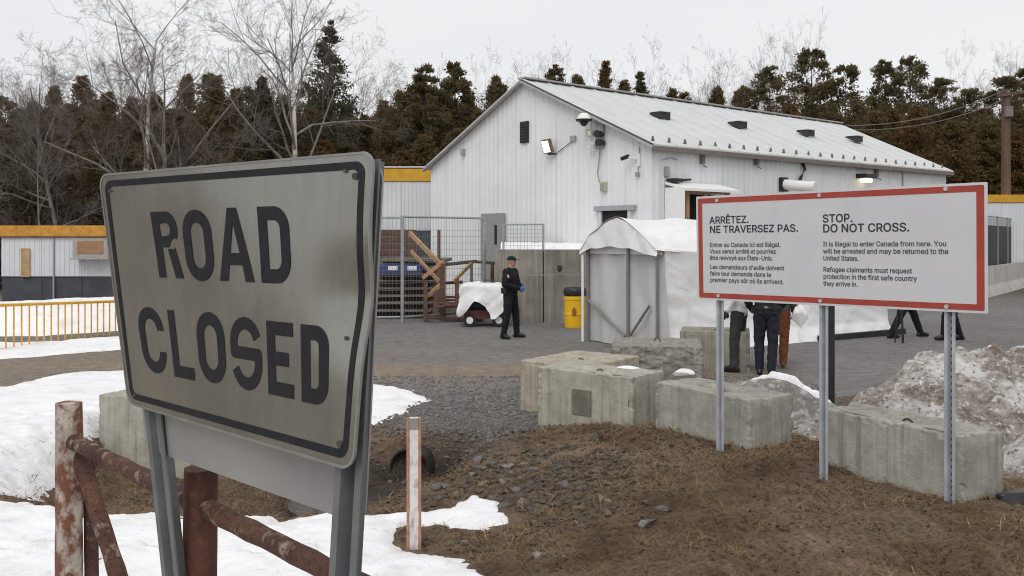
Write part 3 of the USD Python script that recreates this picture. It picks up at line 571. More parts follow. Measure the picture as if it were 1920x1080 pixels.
fv = tarp_sheet([(-.14, eave - .02), (.25, 2.18), (TW * .4, 2.36), (TW / 2, 2.38), (TW * .62, 2.32), (TW - .2, 2.05), (TW + .12, eave - .06)], -.2, -.06, 4, .05, 8, (0, 0, 1))
vl = []
pol = mat('tent_pole', (.22, .22, .23), .45, .1, metal=.5)
for w, zt in ((.02, 1.95), (TW * .60, 2.0), (TW * .99, 1.8)): part(tent, 'pole', rod(tp(-.05, w, 0), tp(-.05, w, zt), .032), pol)
part(tent, 'pole', rod(tp(-.12, -.06, 0), tp(-.12, -.06, 1.95), .03), whitep)
part(tent, 'brace', rod(tp(-.07, .05, .86), tp(-.07, TW * .57, .22), .028), pol); part(tent, 'brace', rod(tp(-.07, TW * .9, .86), tp(-.07, TW * .63, .22), .028), pol)
# scalloped valance along the front edge
wv = np.linspace(-.10, TW + .10, 44); top = np.interp(wv, [-.14, .25, TW * .4, TW / 2, TW * .62, TW - .2, TW + .12], [eave - .03, 2.2, 2.49, 2.54, 2.47, 2.13, eave - .03]); bot = np.interp(wv, [-.14, .3, TW * .45, TW * .7, TW + .12], [1.80, 1.93, 1.97, 1.93, 1.78]) + .012 * np.sin(wv * 9)
V = np.array([[tp(-.16 - .02 * (1 - q) + .012 * math.sin(w * 11 + q * 3), w, b + (t - b) * q) for q in np.linspace(0, 1, 6)] for w, t, b in zip(wv, top, bot)]).reshape(-1, 3)
part(tent, 'valance', (V, grid(44, 6)), tarp, smooth=True)
part(tent, 'ground_board', beam(tp(4.0, TW + .35, .06), tp(TLEN + .3, TW + .3, .06), .1, .12), black)

# ------------------------------------------------------------------ concrete blocks
bcon = {}
def blockmat(k):
    base = [(.325, .315, .275), (.32, .31, .27), (.35, .335, .285), (.365, .33, .265), (.24, .225, .20), (.24, .225, .19), (.36, .34, .29)][k]
    return mat(f'block_concrete_{k}', base, .92, .16, 5, .2, second=[(5.5 + k * .5, (.15, .135, .10), .50, .64, (2.4, 2.4, .08), .5), (7.0, (.42, .40, .33), .52, .66, (2.2, 2.2, .07), .6), (5.0, (.25, .17, .11), .62, .78, (1.5, 1.5, .2), .55), (34, (.15, .14, .115), .62, .74)], bump=.35, bscale=45, obj=False)
def block(label, k, corner, direc, L, W, z0, z1, seed, rough=.0035, chip=.05, loop=True, hook=.075):
    """corner: near left foot; direc: along its front face; W goes away from the viewer"""
    t = thing('concrete_block', label, 'concrete block', (corner[0], corner[1], 0), math.atan2(direc[1], direc[0]))
    H = z1 - z0; m = trimesh.creation.box((L, W, H)); m = m.subdivide_to_size(.032); m.merge_vertices(); v = m.vertices.copy()
    half = np.array([L, W, H]) / 2; q = np.abs(v) / half
    r = .016; inner = np.clip(v, -half + r, half - r); dlt = v - inner; ln = np.linalg.norm(dlt, axis=1, keepdims=True); nrm = np.where(ln > 0, dlt / np.maximum(ln, 1e-9), 0); v = inner + nrm * r
    e = ((half - np.abs(v)) < .045).sum(1) >= 2
    n1 = meshkit.fbm(v * 9 + seed * 9.7, 3, seed) - .5; n2 = meshkit.fbm(v * 14 + seed * 3.1, 3, seed + 1) - .5
    v += nrm * (n1 * rough * 2.2 + n2 * rough * 1.6)[:, None]
    v -= (np.sign(v) * (np.maximum(n1, 0) * chip * 1.7 * e)[:, None]) * .8
    topm = (v[:, 2] > half[2] - .05); groove = np.exp(-(v[:, 1] / .075) ** 2) * np.exp(-(v[:, 0] / (.24)) ** 4); v[:, 2] -= topm * groove * .085
    m.vertices = v + np.array([L / 2, W / 2, (z0 + z1) / 2]); body = part(t, 'body', m, blockmat(k), smooth=28)
    if loop:
        th = np.linspace(-.25, PI + .25, 14); part(t, 'lifting_loop', tube(np.stack([L / 2 + .06 * np.cos(th), np.full(14, W / 2), z1 - .085 + hook * np.sin(th)], 1), .010, 7), mat('rust_loop', (.10, .06, .04), .8, .3, 20))
    return t
def dirn(a, b): a, b = np.array(a), np.array(b); return (b - a) / np.linalg.norm(b - a)
block('large pale concrete block, nearest at the right, behind two posts of the STOP sign', 0, (2.61, 7.65), dirn((2.53, 7.6), (3.17, 6.49)), 1.29, .50, .0, .685, 1, chip=.07)
block('concrete block with a cracked corner behind the left post of the STOP sign', 1, (1.43, 9.08), dirn((1.43, 9.08), (2.11, 8.0)), 1.26, .58, 0, .685, 2)
block('concrete block with a dark square stain, left end of the front row', 2, (.285, 10.1), dirn((.285, 10.1), (1.25, 9.3)), 1.24, .64, -.05, .69, 3, chip=.075)
part(stage.GetPrimAtPath('/World/concrete_block_002'), 'patch', bx((.60, -.0085, .36), (.25, .012, .27), 0, .002), mat('patch_dark', (.16, .145, .115), .9, .2, 8), 'darker square patch')
block('tan topped concrete block behind the stained one', 3, (.10, 11.2), dirn((0, 0), (.80, -.60)), .98, 1.25, -.05, .62, 4)
block('dark rough concrete block with a lifting loop near the tent', 4, (1.42, 12.95), dirn((0, 0), (.985, -.17)), 1.28, 1.15, -.03, .60, 5, rough=.03, chip=.09, hook=.14)
block('dark grey concrete block at the tent corner behind the left STOP post', 5, (2.72, 14.7), dirn((0, 0), (.97, -.24)), 1.1, .8, -.03, .63, 6)
block('low concrete block at the ditch edge just left of the ROAD CLOSED sign', 6, (-4.72, 10.35), dirn((0, 0), (.93, -.37)), 1.3, .8, -.7, .34, 7, loop=False)
# ------------------------------------------------------------------ dirty snow pile at the right, ridge of snow behind the blocks
pilem = mat('dirty_snow', (.24, .218, .192), .9, .25, 4, .2, second=[(9.0, (.14, .11, .085), .46, .60), (1.3, (.56, .55, .54), .48, .60, (1, 1, 2.2), .75), (12, (.60, .58, .56), .54, .66), (20, (.10, .075, .055), .55, .66), (45, (.07, .05, .04), .60, .70)], bump=.6, bscale=22)
def heap(name, cx, cy, rx, ry, rot, h, seed, label, m, n=150, lump=.28, base=-.05, cat='snow'):
    a = np.linspace(-1.15, 1.15, n); U, W = np.meshgrid(a, a, indexing='ij'); U, W = U.ravel(), W.ravel()
    c, s = math.cos(rot), math.sin(rot); x = cx + c * U * rx - s * W * ry; y = cy + s * U * rx + c * W * ry
    r = np.sqrt(U ** 2 + W ** 2) + .5 * nz(x, y, .9, seed); z = h * (1 - sm(r, .05, 1.0)) * (1 + 1.2 * nz(x, y, .9, seed + 1))
    k = np.clip(z / (h * .3), 0, 1)
    z = z + k * (lump * nz(x, y, 2.4, seed + 2, 4) + .5 * lump * np.abs(nz(x, y, 5, seed + 3, 3)) + .22 * lump * nz(x, y, 14, seed + 4, 2)); t = terrain(x, y)
    V = np.stack([x, y, np.where(r < 1, t + z, t - .06)], 1); F = grid(n, n); F = F[((r < 1.03)[F]).any(1)]
    mm = trimesh.Trimesh(V, F, process=False); mm.remove_unreferenced_vertices(); return solo(name, mm, m, label, cat, smooth=True)
heap('dirty_snow_pile', 5.75, 9.6, 3.2, 1.6, .1, .80, 71, 'dirty brown and white ploughed snow pile behind the right STOP sign post', pilem, 210, .34)
heap('dirty_snow_pile', 4.9, 7.6, 1.05, .85, .3, .5, 75, 'lower grey icy end of the snow pile beside the nearest concrete block', pilem, 110, .18)
ridge_pts = [(2.0, 10.9), (2.35, 10.6), (2.75, 10.35), (3.1, 10.15), (3.5, 9.7), (3.85, 9.35), (4.3, 9.0)]
heap('ploughed_ridge', 2.95, 10.15, 1.35, .62, -.62, .50, 86, 'low dirty ridge with a snowy crest behind the front concrete blocks', mat('ridge_dirty_snow', (.20, .185, .17), .9, .2, 4, .2, second=[(9, (.42, .41, .40), .48, .62), (20, (.09, .08, .07), .56, .7)], bump=.6, bscale=22), 110, .12)
heap('snow_crest', 2.93, 10.22, 1.15, .20, -.62, .60, 92, 'clean white snow crest on the ridge behind the front concrete blocks', snowm, 120, .26)
for k, (xy, s, lab) in enumerate((((1.27, 10.0), (.17, .13, .055), 'small white snow lump behind the stained concrete block'), ((1.86, 9.85), (.13, .10, .05), 'flat white snow lump between the two middle concrete blocks'))):
    m = rocky(s, 200 + k, 3, .2); m.apply_translation((*xy, .655))
    solo('snow_lump', m, snowm, lab, 'snow', smooth=True)
# the lumps rest on a dirt bank behind the blocks
heap('earth_bank', 1.75, 10.55, 1.1, .95, -.6, .52, 81, 'low grey dirt bank heaped between the concrete blocks', mat('bank_soil', (.12, .105, .09), .95, .3, 8, .2, second=[(20, (.2, .18, .16), .6, .7)], bump=.6), 90, .1, cat='earth')
tarpk = solo('wet_rubble', rocky((.34, .26, .13), 91, 3, .4), mat('wet_black', (.02, .022, .026), .35, .4, 12), 'wet black lump at the right edge beside the nearest block', 'rubble', smooth=True)
UsdGeom.XformCommonAPI(tarpk).SetTranslate(Gf.Vec3d(3.86, 6.55, .22))

# rocks in the dirt
def angular(size, seed):
    r = np.random.default_rng(seed); p = r.normal(size=(13, 3)); p /= np.linalg.norm(p, axis=1)[:, None]; m = trimesh.convex.convex_hull(p * r.uniform(.7, 1, (13, 1))); return trimesh.Trimesh(m.vertices * np.array(size), m.faces, process=False)
rb = np.random.default_rng(9); ms = []
while len(ms) < 1200:
    u, v = rb.normal(1000, 130), rb.normal(905, 55)
    if v < 800 or v > 1075: continue
    X, Y = G(u, v, .1)
    if shapely.contains_xy(nearsnow.buffer(.04), X, Y): continue
    s = rb.uniform(.012, .05); m = angular((s, s * .8, s * .6), len(ms)); m.apply_translation((X, Y, float(terrain(np.array([X]), np.array([Y]))[0]) + s * .2)); ms.append(m)
solo('rubble', cat_(ms), mat('rubble_stone', (.13, .11, .09), .9, .3, 5, .2, island=[(0, (.06, .05, .042)), (.5, (.14, .125, .105)), (.85, (.26, .24, .215)), (1, (.42, .40, .37))]), 'small broken stones and clods mixed into the rubble slope', 'rubble', kind='stuff')
rockm = [mat('rock_grey', (.21, .20, .18), .9, .35, 9, .2, second=[(14, (.08, .06, .045), .48, .62)], bump=.4, obj=True), mat('rock_tan', (.19, .145, .10), .9, .25, 9, .2, second=[(20, (.09, .07, .05), .55, .7)], bump=.4, obj=True), mat('rock_dark', (.12, .112, .105), .9, .25, 9, .2, bump=.4, obj=True)]
def rock(u, v, w, k, label, group=None, seed=0, asp=(.7, .5)):
    X, Y = G(u, v, .12); z = float(terrain(np.array([X]), np.array([Y]))[0]); X, Y = G(u, v, z); s = w / 1700 * Y / 2
    m = angular((s, s * asp[0], s * asp[1]), seed + 300); m.apply_transform(trimesh.transformations.rotation_matrix(R.uniform(0, 6), [0, 0, 1])); m.apply_translation((X, Y, z + s * asp[1] * .25))
    return solo('rock', m, rockm[k], label, 'rock', group)
rock(1215, 985, 62, 0, 'largest pale grey flat rock lying in the dead grass', seed=1, asp=(.8, .45))
rock(1125, 940, 48, 1, 'tan rock in the middle of the rubble slope', seed=2)
rock(1012, 1045, 66, 0, 'flat grey rock at the bottom edge of the dirt near the snow', seed=3, asp=(.6, .3))
rock(1052, 1044, 30, 0, 'small pale stone beside the flat grey rock at the bottom', seed=4)
rock(946, 905, 34, 0, 'pale sharp stone above the tip of the near snow', seed=5)
rock(1062, 912, 40, 2, 'dark blocky stone in the rubble below the stained block', seed=6)
for k in range(70):
    u, v = R.normal(1010, 95), R.normal(925, 48)
    if v < 820 or not shapely.contains_xy(EARTH, *G(u, v)) or shapely.contains_xy(nearsnow.buffer(.05), *G(u, v)): continue
    rock(u, v, R.uniform(13, 38), int(R.choice([0, 1, 2, 2, 2])), 'small broken stone among many in the rubble slope right of the ditch', 'stones of the rubble slope', 10 + k)
# culvert under the gravel
cu = thing('culvert', 'dark culvert pipe mouth opening into the wet ditch', 'culvert')
c0 = np.array([-1.02, 9.80, -.33]); cd = np.array([.25, 1, .02]); cd /= np.linalg.norm(cd)
T, L = frame(c0 - cd * .25, c0 + cd * 1.5); m = trimesh.creation.annulus(.215, .235, L, sections=28); m.apply_transform(T); m = m.subdivide_to_size(.06); m.vertices = m.vertices + (meshkit.fbm(m.vertices * 7, 2, 3)[:, None] - .5) * .03; part(cu, 'pipe', m, mat('pipe_black', (.02, .02, .022), .6, .2), smooth=30)
solo('ditch_water', (lambda p: (p.apply_translation((0, 0, -.437)), p)[1])(trimesh.creation.extrude_polygon(Point(-1.15, 8.55).buffer(.62).union(Point(-1.6, 8.75).buffer(.55)), .004, engine='earcut')), mat('ditch_water', (.03, .028, .025), .12, .1, 3, .5), 'shallow dark water at the bottom of the ditch', 'water', kind='structure')

# ------------------------------------------------------------------ ROAD CLOSED sign
TLc, TRc, BRc, BLc = (np.array(p) + [0, 0, CAMZ] for p in ((-1.325, 2.919, .209), (-.328, 2.212, .216), (-.376, 2.157, -.546), (-1.264, 2.997, -.538)))
pn = np.cross(TRc - TLc, TLc - BLc); pn /= np.linalg.norm(pn); pn = -pn if pn[1] > 0 else pn
SW, SH = 1.22, .762
def S(a, b, off=0.):
    a, b = np.asarray(a, float), np.asarray(b, float)
    P = (BLc * ((1 - a) * (1 - b))[..., None] + BRc * (a * (1 - b))[..., None] + TRc * (a * b)[..., None] + TLc * ((1 - a) * b)[..., None])
    bend = -.020 * sm(a, .80, 1.0) * np.exp(-((b - .52) / .14) ** 2) + .010 * sm(a, .62, .95) * sm(b, .5, .95) - .006 * np.sin(a * 3.1) * np.sin(b * 3.0)
    return P + pn * (np.asarray(off) + bend)[..., None]
def on_panel(m, off=0.):      # (x,y,z) metres on the sheet -> the place in the world
    v = m.vertices; m = m.copy(); m.vertices = S(v[:, 0] / SW, v[:, 1] / SH, v[:, 2] + off); return m
def rrect(x0, y0, x1, y1, r): return sbox(x0 + r, y0 + r, x1 - r, y1 - r).buffer(r, 12)
def flat(P, d, e=.04):
    m = cat_([trimesh.creation.extrude_polygon(g, d, engine='earcut') for g in getattr(P, 'geoms', [P]) if g.area > 1e-7]); return m.subdivide_to_size(e, max_iter=12) if e else m
sheet = usdkit.material(stage, '/World/Looks/reflective_sheeting', {
    'g': ('geometry', {}), 'n': ('noise_texture', {'scale': 3.0, 'detail': 5.0, 'roughness': .6}), 'r': ('rgb_ramp', {'ramp': [(.3, (.235, .235, .212)), (.7, (.30, .298, .27))]}),
    'mp': ('mapping', {'scale': (1, 1, .12)}), 'n2': ('noise_texture', {'scale': 40.0, 'detail': 3.0}), 'r2': ('rgb_ramp', {'ramp': [(.35, (.96, .96, .96)), (.65, (1.03, 1.03, 1.03))]}), 'mm': ('mix', {'mix_type': 'multiply', 'fac': 1.0}),
    'sp': ('noise_texture', {'scale': 55.0, 'detail': 5.0}), 'sr': ('map_range', {'from_min': .70, 'from_max': .76, 'to_min': 0.0, 'to_max': .7, 'clamp': True}), 'sx': ('mix', {'color2': (.12, .10, .08)}),
    'rr': ('map_range', {'value': .5, 'from_min': .3, 'from_max': .7, 'to_min': .17, 'to_max': .26}),
    'p': ('principled_bsdf', {'metallic': .75, 'specular_ior_level': .5})},
    [('g.position', 'n.vector'), ('n.fac', 'r.fac'), ('g.position', 'mp.vector'), ('mp.vector', 'n2.vector'), ('n2.fac', 'r2.fac'), ('r.color', 'mm.color1'), ('r2.color', 'mm.color2'), ('g.position', 'sp.vector'), ('sp.fac', 'sr.value'), ('sr.result', 'sx.fac'), ('mm.color', 'sx.color1'),
     ('sx.color', 'p.base_color'), ('n.fac', 'rr.value'), ('rr.result', 'p.roughness')], surface='p.BSDF')
letm = mat('letter_black', (.012, .012, .016), .6, .25, 30, .25, second=[(28, (.07, .07, .065), .70, .77)])
rimm = mat('sign_rim', (.24, .24, .225), .45, .12, 12, .4, metal=.4)
galvpost = mat('post_galvanised', (.155, .165, .168), .48, .15, 6, .45, metal=.35, second=[(9, (.13, .14, .14), .55, .75, (1, 1, .2))])
rs = thing('road_closed_sign', 'weathered grey metal ROAD CLOSED sign on two steel posts', 'sign')
part(rs, 'panel', on_panel(flat(rrect(0, 0, SW, SH, .045), .004, .03)), sheet, smooth=25)
bd = rrect(.024, .020, SW - .024, SH - .020, .035).difference(rrect(.044, .040, SW - .044, SH - .040, .022))
part(rs, 'border', on_panel(flat(bd, .0012), .0045), letm)
rim = rrect(-.003, -.003, SW + .003, SH + .003, .047).difference(rrect(.003, .003, SW - .003, SH - .003, .042))
part(rs, 'rim', on_panel(flat(rim, .009), -.003), rimm)
def stad(w, h, r=None):
    r = min(w * .5 if r is None else r, w * .495, h * .495); return sbox(r, r, w - r, h - r).buffer(r, 14)
def glyph(ch, w, h, s):
    if ch == 'O': o = stad(w, h, w * .49); return o.difference(sbox(w * .49, w * .49, w * .51, h - w * .49).buffer(w * .49 - s, 14))
    if ch == 'C': return glyph('O', w, h, s).difference(sbox(w * .52, h * .34, w * 2, h * .66))
    if ch == 'D':
        o = sbox(0, 0, w * .5, h).union(stad(w, h, w * .62 if False else w * .48)); return o.difference(sbox(s, s, w * .5, h - s).union(sbox(w * .48, w * .48, w * .52, h - w * .48).buffer(w * .48 - s, 14)))
    if ch == 'L': return sbox(0, 0, s, h).union(sbox(0, 0, w, s))
    if ch == 'E': return sbox(0, 0, s, h).union(sbox(0, 0, w, s)).union(sbox(0, h - s, w, h)).union(sbox(0, h / 2 - s / 2, w * .82, h / 2 + s / 2))
    if ch == 'A':
        o = Polygon([(0, 0), (w * .5 - s * .52, h), (w * .5 + s * .52, h), (w, 0), (w - s * 1.05, 0), (w * .5, h * .80), (s * 1.05, 0)]); return o.union(sbox(w * .2, h * .22, w * .8, h * .22 + s * .9).intersection(Polygon([(0, 0), (w * .5, h * 1.02), (w, 0)])))
    if ch == 'R':
        hb = h * .54; b = sbox(0, 0, w * .5, hb).union(stad(w * .96, hb, w * .40)); b = b.difference(sbox(s, s * .9, w * .5, hb - s).union(stad(w * .96, hb, w * .40).buffer(-s * .95).intersection(sbox(s, 0, 2, 2))))
        b = shapely.affinity.translate(b, 0, h - hb); return b.union(sbox(0, 0, s, h)).union(Polygon([(w * .46, h - hb + s * .5), (w * .46 + s, h - hb + s * .5), (w, 0), (w - s * 1.08, 0)]))
    if ch == 'S':
        r = (w - s) / 2; x = w / 2; yt, yb = h - s / 2 - r, s / 2 + r; P = []
        for t in np.linspace(math.radians(20), PI, 12): P.append((x + r * math.cos(t), yt + r * math.sin(t)))
        P += [(x - r, yt - .12 * h)]
        for t in np.linspace(0, 1, 9)[1:-1]: P.append((x - r + 2 * r * t, (yt - .12 * h) + ((yb + .12 * h) - (yt - .12 * h)) * sm(t, -.1, 1.1)))
        P += [(x + r, yb + .12 * h)]
        for t in np.linspace(0, -math.radians(160), 12): P.append((x + r * math.cos(t), yb + r * math.sin(t)))
        return LineString(P).buffer(s / 2, cap_style='flat', join_style='round')
import shapely.affinity
for ch, a0, a1, b0, b1 in (('R', .2235, .332, .567, .834), ('O', .351, .466, .560, .836), ('A', .484, .618, .565, .838), ('D', .6445, .752, .565, .838),
                           ('C', .113, .236, .166, .440), ('L', .267, .366, .168, .436), ('O', .392, .511, .174, .442), ('S', .536, .660, .174, .437), ('E', .6825, .778, .177, .432), ('D', .8065, .898, .175, .432)):
    w, h = (a1 - a0) * SW, (b1 - b0) * SH; g = glyph(ch, w, h, {'S': .034, 'E': .036, 'L': .036, 'C': .036}.get(ch, .038))
    if ch == 'R':
        g = g.difference(Polygon([(w * .66, h * .55), (w * .80, h * .60), (w * 1.1, h * .55), (w * 1.05, h * .50), (w * .82, h * .48), (w * .74, h * .42), (w * .62, h * .44), (w * .4, h * .425), (w * .38, h * .44), (w * .56, h * .465)]))
    g = shapely.affinity.translate(shapely.affinity.skew(g, xs=-6.5, origin=(w / 2, h / 2)), a0 * SW, b0 * SH)
    part(rs, 'letter', on_panel(flat(g, .0012, .03), .0045), letm)
def post_line(b0, b1, drop): d = b1 - b0; return b0, b0 + d / abs(d[2]) * drop
back = -pn
def channel(p, q, w, d, t=.006, nrm=pn):
    T, L = frame(p, q); z = T[:3, 2]; y = nrm - z * (nrm @ z); y /= np.linalg.norm(y); x = np.cross(y, z)
    prof = Polygon([(-w / 2 - .018, 0), (-w / 2, 0), (-w / 2 + .012, -d), (w / 2 - .012, -d), (w / 2, 0), (w / 2 + .018, 0), (w / 2 + .018, t), (w / 2 - t * .6, t), (w / 2 - .012 - t, -d + t), (-w / 2 + .012 + t, -d + t), (-w / 2 + t * .6, t), (-w / 2 - .018, t)])
    m = trimesh.creation.extrude_polygon(prof, L, engine='earcut'); M = np.eye(4); M[:3, 0], M[:3, 1], M[:3, 2], M[:3, 3] = x, y, z, np.array(p); m.apply_transform(M); return m
lt, lb_ = S(np.array(.085), np.array(.97), -.034), S(np.array(.085), np.array(.03), -.034)
rt, rb_ = S(np.array(.955), np.array(.975), -.034), S(np.array(.955), np.array(.03), -.034)
def extend(t, b, z): d = (b - t) / (t[2] - b[2]); return t + d * (t[2] - z)
lfoot, rfoot = extend(lt, lb_, -.25), extend(rt, rb_, -.25)
part(rs, 'post', channel(lfoot, lt, .055, .045), galvpost, smooth=False); part(rs, 'post', channel(rfoot, rt, .055, .045), galvpost)
boltm = mat('bolt', (.10, .085, .07), .5, .3, 30, metal=.4)
for a, b in ((.955, .925), (.925, .945), (.045, .93), (.05, .045), (.945, .40), (.955, .07)):
    c = S(np.array(a), np.array(b), .004); part(rs, 'bolt', rod(c, c + pn * .006, .0085 if a > .95 else .005, 10), boltm)
# the second sheet bolted to the rear of the same posts
bt = thing('rear_sign', 'plain grey metal back of a second sign on the same posts, below the lettering', 'sign')
o_ = back * .05
RTL, RTR = TLc + o_ + (TRc - TLc) * -.005, np.array([-.3175, 2.262, CAMZ + .195])
rdn = np.array([0, 0, -1.]); RBR = np.array([-.362, 2.25, CAMZ - .708]); RBL = RTL + (BLc - TLc) / np.linalg.norm(BLc - TLc) * .925
def rear(m):
    v = m.vertices; a, b = v[:, 0] / SW, v[:, 1] / .914; P = RBL * ((1 - a) * (1 - b))[:, None] + RBR * (a * (1 - b))[:, None] + RTR * (a * b)[:, None] + RTL * ((1 - a) * b)[:, None]
    m = m.copy(); m.vertices = P + pn * v[:, 2:3]; return m
part(bt, 'panel', rear(flat(rrect(0, 0, SW, .914, .05), .006, .06)), mat('aluminium_back', (.33, .325, .32), .5, .08, 2, .4, metal=.45, second=[(3, (.28, .28, .28), .5, .75, (1, 1, .4), .6)]))

# ------------------------------------------------------------------ STOP sign
o2 = np.array([1.66459613, 8.10834793, CAMZ - .52942742]); r2 = np.array([1.65093517, -1.7965862, .01706088]); u2 = np.array([-.02, -.03, .9150])
rx = r2 / np.linalg.norm(r2); n2 = np.cross(rx, u2); n2 /= np.linalg.norm(n2); n2 = n2 if n2[1] < 0 else -n2
W2, H2 = float(np.linalg.norm(r2)), .915
def on2(m, off=0.):
    m = m.copy(); v = m.vertices; m.vertices = o2 + (v[:, :1] / W2) * r2 + (v[:, 1:2] / H2) * u2 + n2 * (v[:, 2:3] + off); return m
st = thing('stop_sign_board', 'large white board with a red border reading STOP DO NOT CROSS in two languages', 'sign')
part(st, 'panel', on2(flat(rrect(0, 0, W2, H2, .012), .008, 0)), mat('sign_white', (.56, .565, .585), .42, .03, 1.0, .4, second=[(4, (.46, .46, .47), .55, .8, (1, 1, .4), .5)]))
bd = rrect(.020, .018, W2 - .020, H2 - .018, .012).difference(rrect(.064, .062, W2 - .072, H2 - .064, .006))
part(st, 'border', on2(flat(bd, .0012, 0), .0085), mat('sign_red', (.34, .052, .036), .5, .1, 5, .4, second=[(6, (.30, .05, .035), .55, .7)]))
txm = mat('sign_text', (.035, .035, .045), .5, .1)
txs = mat('sign_small_text', (.075, .075, .085), .5, .1)
def line(txt, a0, a1, b, hgt, m, bold):
    t = meshkit.text_mesh(txt, hgt, .001, bold); w = t.bounds[1, 0]; v = t.vertices.copy(); v[:, 0] = v[:, 0] / w * (a1 - a0) * W2 + a0 * W2; v[:, 1] += b * H2; t.vertices = v
    part(st, 'lettering', on2(t, .0088), m)
line('ARRÊTEZ.', .056, .219, .735, .060, txm, True); line('NE TRAVERSEZ PAS.', .056, .408, .646, .060, txm, True)
line('STOP.', .495, .598, .722, .062, txm, True); line('DO NOT CROSS.', .495, .778, .636, .062, txm, True)
for k, (s_, a1) in enumerate((('Entrer au Canada ici est illégal.', .342), ('Vous serez arrêté et pourriez', .325), ('être renvoyé aux États-Unis.', .312))): line(s_, .056, a1, .512 - k * .062, .036, txs, True)
for k, (s_, a1) in enumerate((("Les demandeurs d'asile doivent", .355), ('faire leur demande dans le', .305), ('premier pays sûr où ils arrivent.', .352))): line(s_, .056, a1, .300 - k * .062, .036, txs, True)
for k, (s_, a1) in enumerate((('It is illegal to enter Canada from here. You', .886), ('will be arrested and may be returned to the', .892), ('United States.', .617))): line(s_, .496, a1, .515 - k * .061, .036, txs, True)
for k, (s_, a1) in enumerate((('Refugee claimants must request', .785), ('protection in the first safe country', .800), ('they arrive in.', .613))): line(s_, .496, a1, .296 - k * .061, .036, txs, True)
for a, b in ((.091, .954), (.486, .958), (.886, .962), (.091, .043), (.486, .04), (.886, .04)):
    c = o2 + r2 * a + u2 * b + n2 * .009; part(st, 'bolt', rod(c, c + n2 * .008, .016, 10), mat('bolt_zinc', (.55, .54, .52), .4, .1, metal=.5))
postz = mat('post_zinc', (.40, .43, .46), .45, .12, 8, .45, metal=.3, second=[(9, (.27, .29, .30), .52, .75, (1, 1, .2))])
for a, w in ((.085, .062), (.486, .062), (.886, .066)):
    top = o2 + r2 * a + u2 * .96 - n2 * .062; foot = top.copy(); foot[2] = .0
    p = part(st, 'post', channel(foot, top, w * .62, .035, .006, n2), postz)
    L = top[2]; hs = []
    for k in range(int(L / .05)):
        c = np.array([foot[0], foot[1], .06 + k * .05]) - n2 * .0285
        T, _ = frame(c, c + n2 * .002); hs.append(rod(c, c + n2 * .0014, .0095, 6))
    part(p, 'holes', cat_(hs), mat('hole_dark', (.05, .052, .055), .8), kind='stuff')

# ------------------------------------------------------------------ rusty pipe fence, marker stake, black pole
rust = mat('rusty_red_pipe', (.078, .038, .029), .8, .3, 6, .25, second=[(14, (.30, .22, .175), .54, .68), (40, (.05, .022, .016), .55, .65), (7, (.14, .065, .038), .55, .68), (90, (.03, .018, .014), .56, .64)], bump=.5, bscale=60)
rustw = mat('peeling_white_pipe', (.42, .37, .32), .8, .2, 5, .25, second=[(14, (.17, .07, .042), .44, .56, (1, 1, .6)), (50, (.24, .14, .10), .58, .66), (6, (.13, .055, .035), .60, .66)], bump=.4, bscale=60)
pf = thing('pipe_fence', 'rusty pipe fence with a peeling white post, a dark red post and a sloping rail', 'fence')
P1 = np.array([(130 - 960) / 1700 * 3.88, 3.88]); P2 = np.array([(376 - 960) / 1700 * 3.08, 3.08])
def pipe(a, b, r, seed, n=18, cap=True, k=14):
    a, b = np.array(a, float), np.array(b, float); m = tube([a + (b - a) * t for t in np.linspace(0, 1, k)], r * (1 + .02 * np.sin(np.arange(k) * 1.7 + seed)), n); 
    m.vertices = m.vertices + (meshkit.noise(m.vertices * 18 + seed, seed)[:, None] - .5) * .006; return m
a1 = part(pf, 'post', pipe((*P1, -.3), (*P1, 1.405), .055, 1), rustw, 'post with peeling white paint', smooth=50)
part(pf, 'post', pipe((*P2, -.3), (*P2, 1.325), .056, 2), mat('dark_red_pipe', (.075, .028, .020), .75, .3, 9, .3, second=[(30, (.14, .055, .03), .55, .68), (12, (.03, .015, .012), .55, .7, (1, 1, .4))], bump=.3, bscale=60), 'dark red post', smooth=50)
pd = np.array([*(P2 - P1), 0]); pdu = pd / np.linalg.norm(pd)
part(pf, 'post', pipe((P1[0] + .075, P1[1] + .05, -.3), (P1[0] + .07, P1[1] + .05, 1.22), .030, 3), rust, smooth=50)
q0 = np.array([*P1, 1.245]) + pdu * .03; q1 = np.array([*P2, 1.20]); q2 = q1 + (q1 - q0) / np.linalg.norm(q1 - q0) * 1.35 + np.array([0, 0, -.005])
part(pf, 'rail', pipe(q0, q2, .0325, 5, k=30), rust, smooth=50)
part(pf, 'brace', pipe(q0 + [0.02, .02, -.06], (P1[0] + .52, P1[1] - .42, .42), .034, 7), rust, smooth=50)
stk = thing('marker_stake', 'white survey stake with orange edges standing in the snow hole', 'stake')
X, Y = STAKE; zt = CAMZ - (782 - 450) / 1700 * Y
part(stk, 'board', bx((X, Y, zt / 2 - .12), (.062, .02, zt + .24), .1, .003), mat('stake_white', (.62, .60, .59), .7, .1, 20, second=[(20, (.30, .28, .27), .52, .7, (1, 1, .5))]))
for s in (-1, 1): part(stk, 'edge', bx((X + s * .041 * math.cos(.1), Y + s * .041 * math.sin(.1) - .002, zt / 2 - .12), (.017, .028, zt + .24), .1, .003), mat('stake_orange', (.40, .19, .11), .7, .2, 20))
part(stk, 'cap', bx((X, Y - .003, zt - .045), (.063, .024, .075), .1, .003), mat('stake_grey', (.22, .22, .21), .7, .1))
bp = thing('black_post', 'thin black post behind the middle of the STOP board', 'post')
